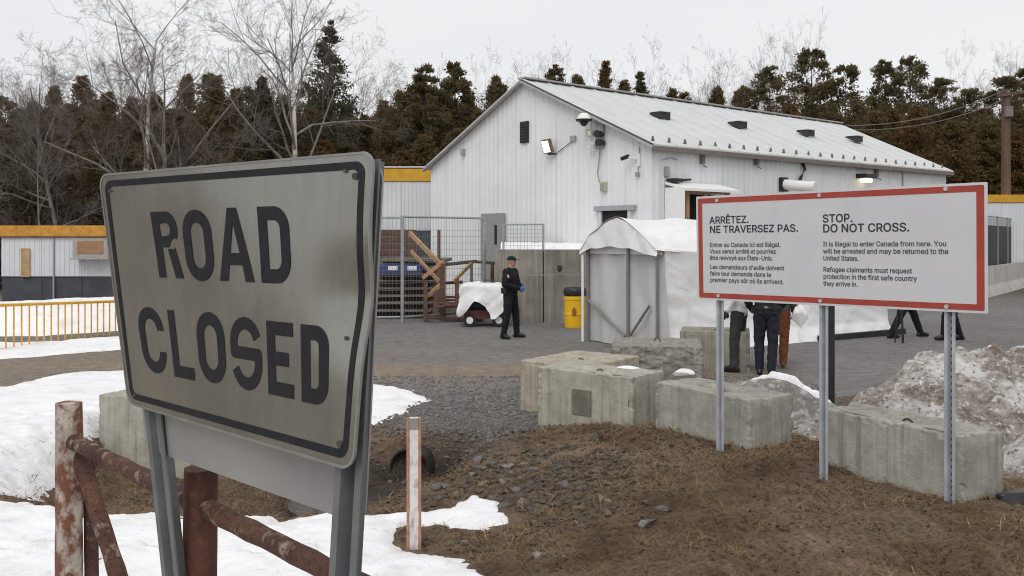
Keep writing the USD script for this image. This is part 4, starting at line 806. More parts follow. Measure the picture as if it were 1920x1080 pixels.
part(bp, 'tube', tube([(3.66, 10.4, -.1), (3.66, 10.4, 1.75)], .042, 14), black, smooth=40); part(bp, 'base', lathe([(0, 0), (.12, 0), (.11, .03), (.05, .05), (0, .05)], 16, (3.66, 10.4, .0)), black)

# ------------------------------------------------------------------ yellow crowd barrier
yb = thing('crowd_barrier', 'yellow steel crowd barrier along the road at far left', 'barrier')
ym = mat('barrier_yellow', (.66, .34, .02), .5, .15, 8)
b0, b1 = np.array([-9.95, 15.9]), np.array([-8.75, 20.9]); n_ = 26
zb = lambda p: float(terrain(np.array([p[0]]), np.array([p[1]]))[0]) - .04
za, zc = CAMZ - (580 - 450) / 1700 * 15.9, CAMZ - (565 - 450) / 1700 * 20.6
top0, top1 = np.array([*b0, .92]), np.array([*b1, .70]); bot0, bot1 = np.array([*b0, .07]), np.array([*b1, -.11])
def lerp(a, b, t): return a + (b - a) * t
part(yb, 'top_rail', rod(top0, top1, .03), ym); part(yb, 'bottom_rail', rod(bot0, bot1, .024), ym)
for k in range(n_ + 1):
    t = k / n_; part(yb, 'bar', rod(lerp(bot0, bot1, t), lerp(top0, top1, t), 0.015 if 0 < k < n_ else .026, 8), ym)
for t in (.18, .82): c = lerp(bot0, bot1, t); part(yb, 'foot', cat_([rod(c + [-.3, .07, -.06], c + [.3, -.07, -.06], .02), rod(c, c + [0, 0, -.06], .02)]), ym)

# ------------------------------------------------------------------ yellow drum, covered cart, stairs, ramp
dr = thing('yellow_drum', 'yellow plastic drum lined with a black bag against the retaining wall', 'drum')
X, Y = (1078 - 960) / 1700 * 21.8, 21.8
part(dr, 'barrel', lathe([(0, 0), (.24, 0), (.252, .03), (.258, .30), (.266, .31), (.266, .35), (.258, .36), (.256, .66), (.268, .67), (.268, .72), (.255, .73), (.25, .88), (0, .88)], 28, (X, Y, 0)), mat('drum_yellow', (.72, .42, .015), .4, .08, 3), smooth=35)
bag = lathe([(.258, .76), (.275, .80), (.285, .86), (.27, .93), (.24, .96), (.12, .93), (0, .92)], 40, (0, 0, 0)); v = bag.vertices; v = v * (1 + .08 * (meshkit.noise(v * 14, 3) - .5)[:, None] * np.array([1, 1, 0])); bag.vertices = v + [X, Y, 0]; part(dr, 'bag', bag, mat('bag_black', (.02, .018, .022), .35, .2, 9), smooth=True)
part(dr, 'label_mark', (lambda t: (t.apply_transform(trimesh.transformations.rotation_matrix(PI / 2, [1, 0, 0])), t.apply_translation((X - .08, Y - .268, .30)), t)[2])(trimesh.creation.extrude_polygon(Polygon([(0, 0), (.09, 0), (.1, .1), (.06, .2), (.02, .2), (-.01, .1)]), .004, engine='earcut')), mat('mark_red', (.30, .10, .02), .6))
solo('wall_bracket', cat_([rod((1.2, 22.95, 1.32), (1.2, 22.78, 1.32), .03), bx((1.2, 22.78, 1.40), (.12, .08, .12))]), black, 'small dark fitting on the retaining wall above the yellow drum', 'bracket')
solo('wall_cable', tube([(-.3, 23.14, 1.22), (.4, 23.02, 1.20), (1.2, 22.88, 1.22), (2.0, 22.78, 1.21)], .012, 5), mat('cable_brown', (.3, .25, .23)), 'thin cable stretched across the face of the retaining wall', 'cable')
ct = thing('covered_cart', 'small red wheeled cart covered by a crumpled white tarpaulin', 'cart')
cx, cy = -.68, 22.3
part(ct, 'chassis', bx((cx, cy, .30), (1.0, .7, .2), .08), mat('cart_red', (.10, .025, .025), .5, .2)); part(ct, 'load', bx((cx, cy, .68), (.85, .6, .55), .08, .08), mat('load_dark', (.05, .05, .05), .8))
for sx_1, sy_1 in ((.36, -.36), (-.34, -.36), (.36, .36), (-.34, .36)):
    w_ = part(ct, 'wheel', (lambda m: (m.apply_transform(trimesh.transformations.rotation_matrix(PI / 2, [1, 0, 0])), m.apply_translation((cx + sx_1, cy + sy_1, .16)), m)[2])(lathe([(.06, -.05), (.15, -.055), (.16, -.03), (.16, .03), (.15, .055), (.06, .05)], 20)), black, smooth=40)
    part(w_, 'hub', rod((cx + sx_1, cy + sy_1 - .06, .16), (cx + sx_1, cy + sy_1 + .06, .16), .085, 14), whitep)
nu = 40; a = np.linspace(-1, 1, nu); U, Wv = np.meshgrid(a, a, indexing='ij'); U, Wv = U.ravel(), Wv.ravel(); rr_ = np.maximum(np.abs(U), np.abs(Wv))
hh = np.where(rr_ < .62, 1.02, 1.02 - (rr_ - .62) / .38 * (.55 + .22 * np.sin(np.arctan2(Wv, U) * 5 + 1)))
Vt_ = np.stack([cx + .56 * U / np.maximum(rr_, .62) * np.minimum(rr_, .62) / .62 * np.where(rr_ > .62, 1, 1) * 1.0, cy + .45 * Wv / np.maximum(rr_, .62) * np.minimum(rr_, .62) / .62, hh], 1)
k_ = rr_ > .62; Vt_[k_, 0] = cx + .56 * U[k_] / rr_[k_] * (1 + .25 * (rr_[k_] - .62)); Vt_[k_, 1] = cy + .45 * Wv[k_] / rr_[k_] * (1 + .3 * (rr_[k_] - .62))
Vt_ += (meshkit.fbm(Vt_ * 4.5, 4, 17) - .5)[:, None] * np.array([.22, .22, .20]); part(ct, 'tarpaulin', (Vt_, grid(nu, nu)), tarp, smooth=50)
stt = thing('wooden_stairs', 'dark wooden stairs with a landing and lumber handrails below the yellow banded trailer', 'stairs')
sx0, sx1 = -3.75, -2.15
for k in range(8):
    y_ = 24.1 + k * .27; z_ = .02 + (k + 1) * .185
    part(stt, 'tread', bx(((sx0 + sx1) / 2, y_ + .14, z_), (sx1 - sx0, .29, .045)), old_l); part(stt, 'riser', bx(((sx0 + sx1) / 2, y_ + .25, z_ - .10), (sx1 - sx0 - .03, .025, .13)), mat('riser_dark', (.055, .045, .038), .9, .3))
for x_ in (sx0 - .04, sx1 + .04): part(stt, 'stringer', beam((x_, 24.0, -.05), (x_, 26.3, 1.45), .05, .28, up=(1, 0, 0)), brown_l)
part(stt, 'landing', bx(((sx0 + sx1) / 2, 27.5, 1.5), (sx1 - sx0 + .5, 2.4, .09)), old_l)
for k in range(4): part(stt, 'guard_board', bx((-3.6, 26.6, 1.72 + k * .2), (1.6, .04, .16)), brown_l)
part(stt, 'handrail', beam((-2.92, 25.9, 2.30), (-1.86, 24.0, 1.42), .07, .13), orange_l); part(stt, 'handrail', beam((-2.86, 25.7, 1.78), (-1.92, 24.1, .98), .06, .1), orange_l)
for x_, y_, z_ in ((-2.12, 26.3, 2.4), (-4.0, 24.2, 1.0), (-3.9, 26.3, 2.3)): part(stt, 'post', beam((x_, y_, 0), (x_, y_, z_), .09, .09), brown_l)
bl = thing('blue_boxes', 'blue and white boxes standing on the stairs behind the wire fence', 'boxes')
blue = mat('box_blue', (.03, .05, .17), .5, .15)
part(bl, 'crate', bx((-3.05, 24.9, 1.30), (1.15, .35, .24), 0, .02), blue); part(bl, 'white_label', bx((-3.25, 24.715, 1.33), (.26, .014, .12)), whitep); part(bl, 'white_label', bx((-2.72, 24.715, 1.33), (.26, .014, .12)), whitep)
rp_ = thing('wooden_ramp', 'brown wooden ramp with posts and rails left of the covered cart', 'ramp')
Yr = 23.6
def rr2(u, v, Y): return np.array([(u - 960) / 1700 * Y, Y, CAMZ - (v - 450) / 1700 * Y])
part(rp_, 'post', beam(rr2(830, 597, Yr), rr2(830, 494, Yr), .15, .12), brown_l); part(rp_, 'post', beam(rr2(857, 600, 23.2), rr2(857, 522, 23.2), .10, .10), brown_l); part(rp_, 'post', beam(rr2(798, 604, 23.2), rr2(798, 530, 23.2), .10, .10), brown_l)
part(rp_, 'post', beam(rr2(923, 560, 26), rr2(923, 494, 26), .10, .10), brown_l); part(rp_, 'post', beam(rr2(884, 560, 25.2), rr2(884, 492, 25.2), .09, .09), mat('post_grey', (.22, .22, .23), .7))
part(rp_, 'rail', beam(rr2(824, 497, Yr), rr2(893, 490, 25.4), .06, .09), old_l); part(rp_, 'rail', beam(rr2(893, 491, 25.4), rr2(946, 495, 26), .06, .08), old_l); part(rp_, 'rail', beam(rr2(828, 531, Yr), rr2(866, 529, 24.6), .05, .08), brown_l)
part(rp_, 'brace', beam(rr2(792, 522, 23.4), rr2(832, 490, 23.6), .06, .09), orange_l); part(rp_, 'brace', beam(rr2(800, 556, 23.3), rr2(826, 534, 23.6), .06, .09), orange_l); part(rp_, 'brace', beam(rr2(852, 526, 23.6), rr2(884, 494, 24.8), .06, .09), orange_l)
for k in range(4): part(rp_, 'deck_board', bx((-1.35 - .02 * k, 23.3 + .3 * k, .40 + .06 * k), (1.1, .26, .05), .02), brown_l)
part(rp_, 'side_board', beam(rr2(800, 596, 23.1), rr2(905, 600, 23.3), .05, .16, up=(0, 1, 0)), mat('board_dark', (.07, .04, .03), .85, .3)); part(rp_, 'side_board', beam(rr2(832, 572, 23.2), rr2(885, 572, 23.3), .05, .22, up=(0, 1, 0)), brown_l)
# ------------------------------------------------------------------ people
def sph(p, r, n=14): return Manifold.sphere(r, n).translate([float(x) for x in p])
def hull(*ps): return Manifold.batch_hull([sph(p, r) for p, r in ps])
def uni(ms):
    m = ms[0]
    for x in ms[1:]: m = m + x
    return m
def soft(m, edge=.03, it=6):
    mm = m.refine_to_length(edge).to_mesh(); t = trimesh.Trimesh(np.array(mm.vert_properties[:, :3]), np.array(mm.tri_verts), process=True); trimesh.smoothing.filter_taubin(t, iterations=it); return t
def cloth(m, edge=.022, it=4):
    t = soft(m, edge, it); v = t.vertices; w = meshkit.fbm(v * np.array([9, 9, 14]), 3, 4) - .5; r = .14 - np.minimum(np.abs(meshkit.noise(v * np.array([11, 11, 19]) + v[:, 2:3] * 6, 8) - .5), .14)
    t.vertices = v + t.vertex_normals * (w * .016 + r * .045)[:, None]; return t
def arr(*p): return np.array(p, float)
POSE = dict(hipL=arr(0, .09, .93), hipR=arr(0, -.09, .93), kneeL=arr(.03, .11, .50), kneeR=arr(.03, -.11, .50), ankL=arr(0, .12, .09), ankR=arr(0, -.12, .09),
            shL=arr(0, .185, 1.42), shR=arr(0, -.185, 1.42), elL=arr(-.03, .25, 1.15), elR=arr(-.03, -.25, 1.15), wrL=arr(.08, .24, .92), wrR=arr(.08, -.24, .92), neck=arr(.0, 0, 1.48), head=arr(.02, 0, 1.63), footL=0., footR=0.)
def hand(w, d, curl, side):
    """palm and five bent fingers from the wrist w along d; curl = the way the fingers bend; side = where the thumb leaves"""
    d = d / np.linalg.norm(d); curl = curl - d * (curl @ d); curl /= np.linalg.norm(curl); s = np.cross(d, curl) * side; ms = []
    ms.append(hull((w, .026), (w + d * .08 + s * .028, .016), (w + d * .085 - s * .03, .015), (w + d * .04 + s * .03, .016)))
    for k, L in enumerate((.070, .078, .072, .056)):
        a = w + d * .085 + s * (.028 - k * .0195); b = a + (d * .8 + curl * .45) * L * .55; c = b + (d * .35 + curl * .9) * L * .5
        ms += [hull((a, .0095), (b, .009)), hull((b, .009), (c, .0078))]
    a = w + d * .03 + s * .03; b = a + (d * .7 + s * .6 + curl * .2) * .045; c = b + (d * .9 + s * .05 + curl * .4) * .032; ms += [hull((a, .013), (b, .0105)), hull((b, .0105), (c, .009))]
    return ms
skin = mat('skin', (.42, .26, .19), .5, .06, 20, obj=True)
cloth_black = mat('cloth_black', (.012, .013, .016), .85, .3, 9, .2, obj=True, bump=.2, bscale=30); cloth_navy = mat('cloth_navy', (.02, .022, .03), .85, .3, 9, .2, obj=True); boot = mat('boot_black', (.012, .012, .012), .4, .2, obj=True)
def person(label, loc, rz, pose, jacket, trousers, boots=boot, glove=None, cap=None, hair=None, belt=False, vest=False, sc=1.0, patch=None):
    J = {**POSE, **pose}; t = thing('person', label, 'person', loc, rz, (sc, sc, sc))
    up = arr(0, 0, 1.); pel = (J['hipL'] + J['hipR']) / 2 + arr(0, 0, .04); chest = (J['shL'] + J['shR']) / 2 - arr(0, 0, .12); waist = pel * .5 + chest * .5
    def torso(g): return [hull((pel + arr(0, .07, 0), .10 + g), (pel + arr(0, -.07, 0), .10 + g), (waist + arr(0, .06, 0), .095 + g), (waist + arr(0, -.06, 0), .095 + g)), hull((waist + arr(0, .06, 0), .095 + g), (waist - arr(0, .06, 0), .095 + g), (chest + arr(.01, .09, .02), .105 + g), (chest + arr(.01, -.09, .02), .105 + g)), hull((chest + arr(0, .09, .02), .10 + g), (chest + arr(0, -.09, .02), .10 + g), (J['shL'] - arr(0, .03, .01), .06 + g), (J['shR'] + arr(0, .03, -.01), .06 + g), (J['neck'] - arr(0, 0, .05), .06 + g * .5))]
    def arms(g, cut=1.): return [m for s in 'LR' for m in (hull((J['sh' + s], .056 + g), (J['el' + s], .043 + g)), hull((J['el' + s], .042 + g), (J['el' + s] + (J['wr' + s] - J['el' + s]) * cut, .031 + g)))]
    def legs(g, cut=1.): return [m for s in 'LR' for m in (hull((J['hip' + s], .088 + g), (J['knee' + s], .056 + g)), hull((J['knee' + s], .055 + g), (J['knee' + s] + (J['ank' + s] - J['knee' + s]) * cut, .040 + g)))]
    def fdir(s): a = J['foot' + s]; return arr(math.cos(a), math.sin(a), 0)
    def feet(g): return [hull((J['ank' + s], .042 + g), (J['ank' + s] - arr(0, 0, .05) - fdir(s) * .05, .036 + g), (J['ank' + s] - arr(0, 0, .055) + fdir(s) * .15, .033 + g)) for s in 'LR']
    H = J['head']; fw = arr(1, 0, 0)
    head = [hull((J['neck'] - arr(0, 0, .05), .056), (H - arr(0.01, 0, .07), .054)), hull((H + arr(-.015, 0, .03), .088), (H + arr(.02, 0, .02), .08), (H + arr(.045, 0, -.075), .038)), hull((H + arr(.09, 0, .01), .012), (H + arr(.108, 0, -.022), .014))]
    for s in (-1, 1): head.append(hull((H + arr(-.005, s * .083, .01), .014), (H + arr(-.01, s * .088, -.025), .011)))
    hands = []
    for s, q in (('L', 1), ('R', -1)):
        d = J['wr' + s] - J['el' + s]; d = d / np.linalg.norm(d); inward = arr(.35, -q, -.1); hands.append(hand(J['wr' + s] + d * .01, d, inward, q if d[2] > -.6 else q))
    body = uni(torso(-.012) + arms(-.004) + legs(-.006) + feet(-.008) + head + hands[0] + hands[1])
    bd_ = part(t, 'body', soft(body, .02, 5), skin, smooth=60)
    for s in (-1, 1): part(bd_, 'eye', trimesh.creation.icosphere(1, .011).apply_translation(H + arr(.083, s * .032, .018)), black)
    part(bd_, 'mouth', bx(H + arr(.083, 0, -.065), (.008, .05, .008)), mat('lip', (.28, .12, .10), .5))
    part(t, 'trousers', cloth(uni([torso(.012)[0]] + legs(.022))), trousers, smooth=60)
    part(t, 'jacket', cloth(uni(torso(.022) + arms(.022, .93) + [hull((J['neck'] - arr(0, 0, .03), .072), (J['neck'] + arr(0, 0, .0), .066))])), jacket, smooth=60)
    for s in 'LR': part(t, 'boot', soft(uni([hull((J['ank' + s] + (J['knee' + s] - J['ank' + s]) * .22, .052), (J['ank' + s], .050)), hull((J['ank' + s], .048), (J['ank' + s] - arr(0, 0, .048) - fdir(s) * .055, .042), (J['ank' + s] - arr(0, 0, .050) + fdir(s) * .16, .040))]), .03, 3), boots, smooth=60)
    if glove is not None:
        for k, s in enumerate('LR'): part(t, 'glove', soft(uni([m for m in hands[k]]), .012, 0).apply_transform(np.eye(4)), glove, smooth=60) if False else part(t, 'glove', (lambda m: trimesh.Trimesh(m.vertices + m.vertex_normals * .004, m.faces, process=False))(soft(uni(hands[k]), .012, 2)), glove, smooth=60)
    if cap is not None:
        prof = [(0, .118), (.05, .112), (.085, .09), (.104, .05), (.106, .035), (0, .035)]
        c_ = part(t, 'cap', lathe(prof, 20, H + arr(-.005, 0, .0)), cap, smooth=50)
        P = Polygon([(.0, -.085), (.07, -.09), (.15, -.06), (.175, 0), (.15, .06), (.07, .09), (0, .085)]); m = trimesh.creation.extrude_polygon(P, .008, engine='earcut'); m.apply_translation(H + arr(.02, 0, .040)); part(c_, 'brim', m, cap)
    if hair is not None:
        m = trimesh.creation.icosphere(2, .1); v = m.vertices * arr(1, .93, 1.02); v = v[:, :] + H + arr(-.012, 0, .03); ok = ~((m.vertices[:, 0] > .045) & (m.vertices[:, 2] < .045)) & (m.vertices[:, 2] > -.075)
        m = trimesh.Trimesh(v, m.faces[ok[m.faces].all(1)], process=False); part(t, 'hair', m, hair, smooth=True)
    if belt:
        b_ = part(t, 'belt', soft(hull((pel + arr(0, .075, .07), .128), (pel + arr(0, -.075, .07), .128)) ^ Manifold.cube([1, 1, .055], True).translate([0, 0, float(pel[2] + .08)]), .04, 0), boot)
        for y_, x_ in ((.2, .0), (-.2, .0), (.1, -.12), (-.11, -.12)): part(b_, 'pouch', bx(pel + arr(x_, y_, .05), (.07, .06, .13)), boot)
        part(b_, 'buckle', bx(pel + arr(-.132, .02, .09), (.012, .05, .035)), mat('brass', (.4, .33, .2), .4, metal=.6))
    if patch is not None: part(t, 'shoulder_patch', bx(*patch[:2], patch[2], .004), mat('patch_pale', (.5, .5, .42), .6))
    return t
gb = mat('glove_blue', (.10, .20, .45), .5, .1, obj=True); gw = mat('glove_white', (.75, .75, .76), .6, .05, obj=True)
gpos = lambda u, v, z=0.: (*G(u, v, z), z)
X, Y = G(957, 634)
person('person in black uniform and cap with blue gloves, standing before the retaining wall', (X, Y, 0), math.radians(-28),
       dict(kneeL=arr(.05, .15, .50), kneeR=arr(.0, -.15, .50), ankL=arr(.05, .20, .09), ankR=arr(-.06, -.20, .09), footL=.25, footR=-.3, elL=arr(.02, .29, 1.16), elR=arr(.02, -.29, 1.16), wrL=arr(.235, .07, 1.10), wrR=arr(.235, -.05, 1.07), head=arr(.03, 0, 1.64)),
       cloth_black, cloth_black, glove=gb, cap=cloth_black, belt=True, sc=1.0, patch=(arr(.06, -.258, 1.33), (.09, .012, .07), .1))
X, Y = G(1437, 703)
person('person in black uniform with a duty belt, seen from behind below the STOP board', (X, Y, 0), math.radians(80),
       dict(kneeL=arr(.10, .10, .50), ankL=arr(.05, .10, .09), ankR=arr(-.04, -.07, .09), kneeR=arr(.02, -.10, .5), elL=arr(-.05, .28, 1.16), elR=arr(.02, -.28, 1.16), wrL=arr(.16, .24, 1.05), wrR=arr(.16, -.22, 1.05)),
       cloth_navy, cloth_navy, cap=cloth_black, belt=True, glove=mat('glove_black', (.015, .015, .015), .6))
X, Y = G(1459, 688)
p3 = person('person in reddish brown trousers walking beyond the one in black', (X, Y, 0), math.radians(65), dict(kneeL=arr(.12, .1, .5), ankL=arr(.12, .1, .09), ankR=arr(-.12, -.1, .11), kneeR=arr(-.02, -.1, .5)), mat('cloth_olive', (.06, .06, .055), .85, .2, obj=True), mat('cloth_rust', (.14, .045, .022), .85, .25, 9, obj=True), boots=mat('boot_brown', (.13, .06, .03), .6, .2, obj=True), hair=mat('hair_dark', (.02, .015, .012), .6), glove=gw)
wb_ = rocky((.12, .09, .2), 500, 3, .25); wb_.apply_translation((X + .30, Y - .2, .84)); solo('plastic_bag', wb_, whitep, 'white plastic bag carried beside the person in reddish trousers', 'bag', smooth=True)
X, Y = G(1386, 694)
person('person in dark trousers with white sleeves, partly behind the left STOP post', (X, Y, 0), math.radians(150), dict(kneeL=arr(.03, .17, .5), ankL=arr(.0, .27, .09), kneeR=arr(.02, -.09, .5), ankR=arr(0, -.1, .09), elL=arr(.02, .30, 1.17), wrL=arr(.1, .34, .98)), mat('cloth_white', (.62, .62, .62), .8, .06, obj=True), mat('cloth_dark_grey', (.03, .03, .032), .85, .25, 9, obj=True), hair=MATS['hair_dark'], glove=mat('glove_dark', (.02, .02, .02), .6))
X, Y = G(1700, 633)
person('person in dark trousers striding on the road beside the tripod', (X, Y, 0), math.radians(5), dict(kneeL=arr(.2, .09, .52), ankL=arr(.36, .09, .10), kneeR=arr(-.18, -.09, .5), ankR=arr(-.40, -.09, .09)), cloth_navy, cloth_black, cap=cloth_black)
X, Y = G(1786, 638)
person('person in dark trousers walking left behind the right STOP post', (X, Y, 0), math.radians(178), dict(kneeL=arr(.18, .09, .52), ankL=arr(.22, .09, .10), kneeR=arr(-.06, -.09, .5), ankR=arr(-.20, -.09, .09)), cloth_black, cloth_black, hair=MATS['hair_dark'])
X, Y = G(1688, 643); tpd = thing('tripod', 'thin dark tripod standing by the striding person', 'tripod', (X, Y, 0))
for k in range(3): a = k * 2.094 + .5; part(tpd, 'leg', rod((.10 * math.cos(a), .10 * math.sin(a), 0), (.02 * math.cos(a), .02 * math.sin(a), 1.1), .013), black)
part(tpd, 'head', bx((0, 0, 1.16), (.12, .09, .14)), black)

# ------------------------------------------------------------------ utility pole and wires
up_ = thing('utility_pole', 'brown wooden utility pole at the right edge in front of the dark trees', 'pole')
X, Y = (1886 - 960) / 1700 * 44, 44.0; zt = CAMZ + (450 - 168) / 1700 * Y
polem = mat('pole_wood', (.12, .075, .055), .85, .2, 5, stretch=(1, 1, .1))
part(up_, 'shaft', tube([(X, Y, -.2), (X, Y, zt / 2), (X, Y, zt)], [.24, .215, .19], 14), polem, smooth=40)
part(up_, 'crossarm', beam((X - .55, Y - .22, zt - .35), (X + .75, Y - .22, zt - .15), .1, .12), polem)
for s in (-.45, 0, .6): part(up_, 'insulator', lathe([(0, 0), (.05, 0), (.07, .05), (.04, .1), (.06, .14), (0, .16)], 12, (X + s, Y - .22, zt - .27 + .15 * (s + .55) / 1.3)), mat('insulator', (.2, .19, .18), .3))
part(up_, 'bracket', bx((X, Y - .25, zt - 1.1), (.34, .2, .5)), mat('pole_box', (.2, .16, .15), .6))
for k, (dz, ex) in enumerate(((-.1, (8.5, 33.0, 6.9)), (-.55, (8.5, 33.2, 6.75)))):
    a, b = np.array([X - .3, Y - .25, zt + dz]), np.array(ex) + [6.0, 6.6, .2]
    pts = [a + (b - a) * t - np.array([0, 0, 1.0 * 4 * t * (1 - t) * .45]) for t in np.linspace(0, 1, 18)]
    solo('overhead_wire', tube(pts, .02, 5), mat('wire_grey', (.16, .15, .14), .6), ['upper', 'lower'][k] + ' sagging wire from the utility pole towards the building roof', 'wire')

# ------------------------------------------------------------------ trees
def conifer(h, r, seed, kind):
    """(trunk mesh, crown triangles): branches in whorls carrying many needle sprays"""
    g = np.random.default_rng(seed); nb = {'cedar': 300, 'spruce': 230, 'pine': 170}[kind]
    t = np.sort(g.uniform({'cedar': .06, 'spruce': .05, 'pine': .16}[kind], 1, nb)); az = g.uniform(0, 2 * PI, nb)
    lump = .65 + .75 * meshkit.noise(np.stack([np.cos(az) * 1.6 + seed, np.sin(az) * 1.6, t * 7], 1), seed)
    if kind == 'cedar': L = r * (1.02 - t) ** .62 * lump; tilt = g.uniform(.0, .75, nb)
    elif kind == 'spruce': L = r * (1.02 - t) ** .85 * lump * 1.15; tilt = g.uniform(-.5, .05, nb) + .6 * t
    else: L = r * (1.03 - t) ** .6 * sm(t, .05, .4) * (lump ** 1.5) * 1.15; tilt = g.uniform(-.1, .55, nb)
    ns = {'cedar': 46, 'spruce': 52, 'pine': 84}[kind]
    s = g.uniform(.12 if kind != 'pine' else .35, 1, (nb, ns)) ** .75
    d = np.stack([np.cos(az) * np.cos(tilt), np.sin(az) * np.cos(tilt), np.sin(tilt)], 1)
    P = np.zeros((nb, ns, 3)); P[..., 2] = (t * h)[:, None]; P += d[:, None] * (L[:, None] * s)[..., None]
    if kind == 'spruce': P[..., 2] -= .18 * L[:, None] * s ** 2
    P += g.normal(0, 1, P.shape) * (.05 + .10 * L[:, None, None] * (1.2 - .4 * s[..., None])) * np.array([1, 1, .7])
    P[..., 2] = np.maximum(P[..., 2], .1)
    P = P.reshape(-1, 3); n = len(P); sz = g.uniform(.06, .165, n) * (h / 9) ** .5
    a = g.normal(size=(n, 3)); a[:, 2] = a[:, 2] * .7 + (.5 if kind != 'spruce' else -.2); a /= np.linalg.norm(a, axis=1)[:, None]; b = np.cross(a, g.normal(size=(n, 3))); b /= np.linalg.norm(b, axis=1)[:, None]
    V = np.stack([P - b * (sz * .35)[:, None], P + b * (sz * .35)[:, None], P + a * (sz * 1.25)[:, None]], 1).reshape(-1, 3)
    br = []
    for k in range(0, nb, 4): p = np.array([0, 0, t[k] * h]); br.append(tube([p, p + d[k] * L[k] * .8], [.022, .006], 3, False))
    return tube([(0, 0, -.2), (.03, .02, h * .5), (0, 0, h * .97)], [.05 + h * .011, .03 + h * .006, .012], 7), cat_(br), (V, np.arange(len(V)).reshape(-1, 3))
barkc = mat('bark_brown', (.075, .06, .05), .9, .25, 6, obj=True)
def needle(name, a, b, c): return mat(name, b, .75, .25, .45, .15, island=[(0, a), (.5, b), (1, c)], translucent=.4)
nee = {'cedar': needle('needles_cedar', (.11, .078, .037), (.165, .118, .054), (.225, .165, .08)), 'spruce': needle('needles_spruce', (.08, .08, .05), (.12, .118, .072), (.165, .155, .10)), 'pine': needle('needles_pine', (.105, .084, .044), (.155, .126, .066), (.215, .172, .095)), 'rusty': needle('needles_rusty', (.13, .08, .037), (.185, .112, .052), (.24, .15, .075))}
protos = {}
def conifer_thing(kind, h, r, seed, label, loc, rz=0., sc=(1, 1, 1), group=None, leaf=None):
    key = (kind, h, r, seed, leaf)
    if key in protos: return copy(protos[key], label, loc, rz, sc, group)
    t = thing({'cedar': 'cedar_tree', 'spruce': 'spruce_tree', 'pine': 'pine_tree'}[kind], label, 'tree', loc, rz, sc, group)
    tr, br, cr = conifer(h, r, seed, kind); p = part(t, 'trunk', tr, barkc, smooth=60); part(p, 'limbs', br, barkc, kind='stuff'); part(t, 'crown', cr, nee[leaf or kind], kind='stuff')
    protos[key] = t; return t
def bare_tree(h, seed, spread=.5, levels=5, r0=.12, nlimb=9, lean=(0, 0), fork=.35, twig=1.0):
    g = np.random.default_rng(seed); segs = []
    def grow(p, d, L, r, lev):
        n = 4 if lev < 2 else 3; pts = [p]; q = p.copy(); dd = d.copy()
        for k in range(n):
            dd = dd + g.normal(0, .10 + .035 * lev, 3) + np.array([0, 0, .055 * (lev > 0)]); dd /= np.linalg.norm(dd); q = q + dd * L / n; pts.append(q.copy())
        r1 = r * (.38 if lev else .22); rs_ = np.linspace(r, r1, n + 1); segs.append((np.array(pts), rs_, lev))
        if lev >= levels: return
        nc = [nlimb, 6, 5, 4, 3][lev] ; nc = max(2, int(round(nc * (twig if lev > 1 else 1))))
        for c in range(nc):
            f = g.uniform(fork if lev == 0 else .2, 1.0); i = min(int(f * n), n - 1); w = f * n - i; pt = pts[i] * (1 - w) + pts[i + 1] * w; rr = np.interp(f, np.linspace(0, 1, n + 1), rs_)
            base = pts[i + 1] - pts[i]; base /= np.linalg.norm(base); x = np.cross(base, g.normal(size=3)); x /= np.linalg.norm(x); an = g.uniform(.45, .95) * (spread / .5) ** .5
            grow(pt, base * math.cos(an) + x * math.sin(an), L * g.uniform(.34, .62) * (1 - .35 * f if lev == 0 else 1), min(rr * .62, r * .5), lev + 1)
    d0 = np.array([lean[0], lean[1], 1.]); grow(np.array([0, 0, -.2]), d0 / np.linalg.norm(d0), h * .82, r0, 0)
    def mk(ss, n): return cat_([tube(p, np.maximum(r, .0035), n, False) for p, r, l in ss])
    return mk([s for s in segs if s[2] == 0], 9), mk([s for s in segs if s[2] == 1], 5), mk([s for s in segs if s[2] >= 2], 3)
birchm = mat('birch_bark', (.50, .47, .43), .8, .12, 3, .2, second=[(5, (.06, .05, .045), .60, .66, (.6, .6, 3.5)), (1.6, (.22, .20, .18), .5, .7)], obj=True)
greyb = mat('bark_grey', (.19, .17, .155), .85, .25, 5, obj=True); twigm = mat('twig_grey', (.13, .112, .10), .85, .2, 3, obj=True); pale = mat('twig_pale', (.20, .18, .165), .85, .2, 3, obj=True)
def bare_thing(label, loc, key, rz=0., sc=(1, 1, 1), group=None, bark=None, name='bare_tree', **kw):
    k = ('bare', key)
    if k in protos: return copy(protos[k], label, loc, rz, sc, group)
    t = thing(name, label, 'tree', loc, rz, sc, group); a, b, c = bare_tree(**kw)
    p = part(t, 'trunk', a, bark or greyb, smooth=60); part(t, 'limbs', b, greyb if bark is None else bark if name == 'x' else greyb, kind='stuff'); part(t, 'twigs', c, twigm, kind='stuff'); protos[k] = t; return t
def at(u, Y): return np.array([(u - 960) / 1700 * Y, Y, 0.])
hgt = lambda v, Y: CAMZ + (450 - v) / 1700 * Y
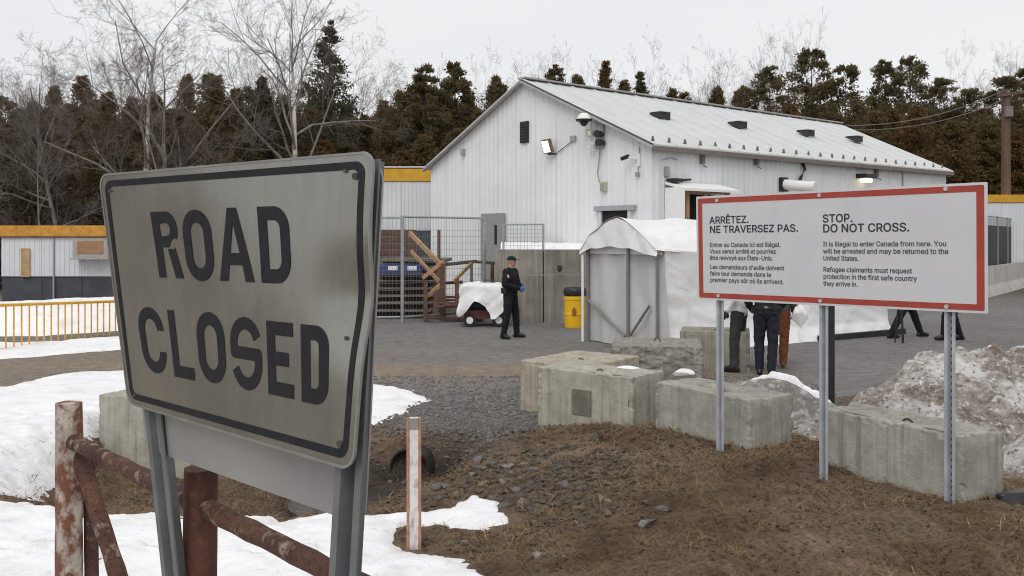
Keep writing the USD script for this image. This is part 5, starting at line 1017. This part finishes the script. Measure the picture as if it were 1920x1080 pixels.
# the named ones in front
bare_thing('tallest spreading birch with a pale trunk left of the ROAD CLOSED sign', at(258, 37), 'b1', bark=birchm, name='birch_tree', h=13.5, seed=12, spread=.62, r0=.17, nlimb=13, fork=.25, lean=(-.05, 0))
bare_thing('grey leaning birch with limbs reaching to the upper left corner', at(120, 38), 'b2', bark=greyb, name='birch_tree', h=11.0, seed=7, spread=.65, r0=.12, nlimb=10, lean=(-.10, 0), fork=.2)
bare_thing('birch with a dark broken stem just right of the tallest birch', at(326, 36), 'b3', bark=greyb, name='birch_tree', h=10.5, seed=23, spread=.38, r0=.13, nlimb=7, fork=.35)
bare_thing('white trunked birch rising behind the top edge of the ROAD CLOSED sign', at(571, 38), 'b4', bark=birchm, name='birch_tree', h=14.0, seed=31, spread=.5, r0=.17, nlimb=12, fork=.42)
bare_thing('thin pale bare tree at the far left edge', at(40, 39), 'b5', h=9.0, seed=44, spread=.5, r0=.08, nlimb=9, fork=.2)
bare_thing('slim leaning bare sapling in front of the cedars at far left', at(95, 36), 'b6', h=7.5, seed=45, spread=.45, r0=.06, nlimb=7, lean=(-.12, 0), fork=.3)
bare_thing('slim grey sapling between the two pale birches', at(420, 37), 'b6', 1.1, (.9, .9, .95))
conifer_thing('spruce', 12.4, 2.6, 3, 'tall drooping dark spruce beside the white trunked birch', (*at(618, 43)[:2], 0))
conifer_thing('cedar', 9.3, 1.9, 11, 'rounded olive cedar standing between the two pale birches', (*at(400, 41)[:2], 0))
conifer_thing('spruce', 9.6, 1.9, 4, 'slender dark conifer left of the spruce behind the sign', (*at(492, 42)[:2], 0))
conifer_thing('pine', 10.4, 1.8, 5, 'narrow dark pine left of a near twin beside the gable', (*at(797, 44)[:2], 0))
conifer_thing('pine', 10.7, 1.7, 6, 'narrow dark pine nearest the left slope of the gable', (*at(853, 45)[:2], 0))
conifer_thing('cedar', 14.2, 1.55, 8, 'single rusty brown conifer showing above the roof ridge', (*at(1136, 62)[:2], 0), leaf='rusty')
conifer_thing('spruce', 13.6, 2.4, 9, 'thin small dark conifer tip right of the rusty one above the roof', (*at(1200, 62)[:2], 0))
conifer_thing('pine', 13.9, 1.9, 10, 'sparse dark pine top just right of the roof peak', (*at(1040, 62)[:2], 0))
conifer_thing('cedar', 12.0, 2.2, 12, 'lowest dark bush top showing over the middle of the roof', (*at(1283, 62)[:2], 0))
for k, (u, v) in enumerate(((930, 148), (1082, 146), (1168, 158), (1262, 172), (1345, 168), (1385, 176))):
    Y = 63 + k % 3; h = hgt(v, Y); conifer_thing('cedar', 9.0, 2.2, 30 + k % 3, 'olive cedar top peeping over the metal roof', at(u, Y), k * 1.7, (1, 1, h / 9.0), 'cedars behind the metal roof')
big = [(1443, 131, 56, 3.0), (1522, 96, 58, 3.4), (1585, 128, 57, 3.0), (1660, 122, 60, 3.2), (1706, 113, 60, 3.0), (1762, 150, 56, 2.8), (1880, 150, 52, 2.8), (1400, 168, 57, 2.4), (1925, 135, 54, 3.0), (1815, 170, 55, 2.6)]
bl_ = ['left shoulder of the dark pine clump behind the roof', 'tallest rounded pine of the clump behind the roof', 'pine just right of the tallest of the clump', 'broad pine in the middle of the right treeline', 'pointed pine beside the broad one in the right treeline', 'lower pine at the end of the roof ridge', 'dark pine behind the utility pole', 'low pine leaning out over the roof at the left end of the clump', 'dark pine cut by the right edge of the picture', 'low gap pine left of the utility pole']
for k, (u, v, Y, r) in enumerate(big):
    h = hgt(v, Y); conifer_thing('pine', 12.0, 3.0, 20 + k % 4, 'olive brown ' + bl_[k] if not bl_[k].startswith(('dark', 'low')) else bl_[k], at(u, Y), k * 1.3, (r / 3.0, r / 3.0, h / 12.0))
for k, (u, v, Y) in enumerate([(1480, 200, 53), (1560, 215, 52), (1640, 215, 51), (1720, 205, 50), (1790, 230, 48), (1850, 235, 49.5), (1905, 250, 49), (1960, 220, 48), (1835, 290, 49), (1925, 290, 50), (2010, 200, 50)]):
    h = hgt(v, Y); conifer_thing('cedar', 9.0, 2.2, 30 + k % 3, 'brown olive cedar in the right treeline beyond the long wall', at(u, Y), k * 2.1, (1.15, 1.15, h / 9.0), 'cedars of the right treeline', 'cedar' if k % 3 else 'rusty')
g = np.random.default_rng(77)
lab = 'brown olive cedar in the dense treeline behind the left trailer and sign'
rowA = [(u, 205 + 38 * math.sin(u * .021) + g.uniform(-25, 25), g.uniform(43, 49)) for u in range(-90, 980, 37)]
rowB = [(u, 270 + g.uniform(-30, 30), g.uniform(38.5, 41.5)) for u in range(-80, 900, 52)]
rowC = [(u, 175 + 22 * math.sin(u * .03) + g.uniform(-16, 22), g.uniform(51, 56)) for u in range(-120, 960, 46)]
for k, (u, v, Y) in enumerate(rowA + rowB + rowC):
    h = hgt(v, Y); kind = ['cedar', 'cedar', 'cedar', 'pine'][k % 4]; key = (kind, 9.0, 2.2, 30 + k % 3) if kind == 'cedar' else (kind, 12.0, 3.0, 20 + k % 4)
    conifer_thing(key[0], key[1], key[2], key[3], lab if kind == 'cedar' else 'dark pine in the dense treeline behind the left trailer and sign', at(u + g.uniform(-12, 12), Y), g.uniform(0, 6), (g.uniform(.7, 1.0), g.uniform(.7, 1.0), h / key[1]), 'cedars of the left treeline' if kind == 'cedar' else 'pines of the left treeline', (None, 'rusty')[k % 3 == 0] if kind == 'cedar' else None)
# bare trees of the wood
bl2 = [(30, 120, 50, 0), (150, 110, 46, 1), (205, 60, 44, 2), (285, 130, 47, 0), (365, 120, 48, 1), (455, 130, 47, 2), (520, 60, 45, 0), (645, 90, 50, 1), (705, 110, 56, 2), (745, 118, 58, 0), (905, 125, 62, 1), (940, 105, 64, 2), (965, 120, 64, 0), (1235, 100, 66, 1), (1260, 130, 68, 2), (1330, 125, 66, 0), (1372, 112, 66, 1), (1350, 135, 65, 2), (1395, 125, 67, 0), (1215, 115, 65, 2), (1010, 120, 66, 1), (1440, 40, 72, 2), (1455, 70, 70, 0), (1790, 110, 66, 1), (1830, 85, 66, 2), (1870, 105, 68, 0)]
for k, (u, v, Y, q) in enumerate(bl2):
    h = hgt(v, Y); side = 'above the left treeline' if u < 800 else 'above the roof line' if u < 1400 else 'above the right pines'
    bare_thing('thin bare grey tree ' + side, at(u, Y), 'w%d' % q, k * 1.9, (.8, .8, h / 11.0), 'bare trees ' + side, h=11.0, seed=60 + q, spread=.34, r0=.085, nlimb=11, fork=.35, twig=.8)
for k in range(30):
    u, Y = -60 + k * 34 + g.uniform(-12, 12), g.uniform(37.6, 39.2)
    bare_thing('spindly bare shrub in front of the left cedars', at(u, Y), 's%d' % (k % 3), k * 2.3, (1, 1, g.uniform(.7, 1.25)), 'bare shrubs along the left treeline', name='bare_shrub', h=4.6, seed=80 + k % 3, spread=.55, r0=.035, nlimb=9, fork=.08, levels=4)
# the wood beyond, too far to tell apart
wood_i = UsdGeom.PointInstancer.Define(stage, '/World/far_wood'); tag(wood_i, 'dense dark mass of trees closing the view behind the treeline', 'wood', None, 'stuff')
tr, br, cr = conifer(9.0, 2.6, 99, 'cedar')
UsdGeom.Xform.Define(stage, '/World/far_wood/kinds'); kx = UsdGeom.Xform.Define(stage, '/World/far_wood/kinds/tree')
part(kx, 'crown', cr, nee['cedar']); part(kx, 'trunk', tr, barkc)
wood_i.CreatePrototypesRel().SetTargets([kx.GetPath()])
pos, scl = [], []
for row, (Y, vt) in enumerate([(58, 225), (64, 215), (72, 212), (84, 215)]):
    for u in np.arange(-500, 2500, 60 if row < 2 else 75):
        if 930 < u < 1370 and row < 2: continue
        h = hgt((vt if not 930 < u < 1370 else 232) + g.uniform(-14, 22), Y); p = at(u + g.uniform(-20, 20), Y + g.uniform(-2, 2)); pos.append(p); scl.append((1.25, 1.25, h / 9.0))
wood_i.CreatePositionsAttr(Vt.Vec3fArray.FromNumpy(np.array(pos, np.float32))); wood_i.CreateScalesAttr(Vt.Vec3fArray.FromNumpy(np.array(scl, np.float32))); wood_i.CreateProtoIndicesAttr(Vt.IntArray([0] * len(pos)))
qs = Vt.QuathArray([Gf.Quath(math.cos(a / 2), 0, 0, math.sin(a / 2)) for a in g.uniform(0, 6, len(pos))]); wood_i.CreateOrientationsAttr(qs)
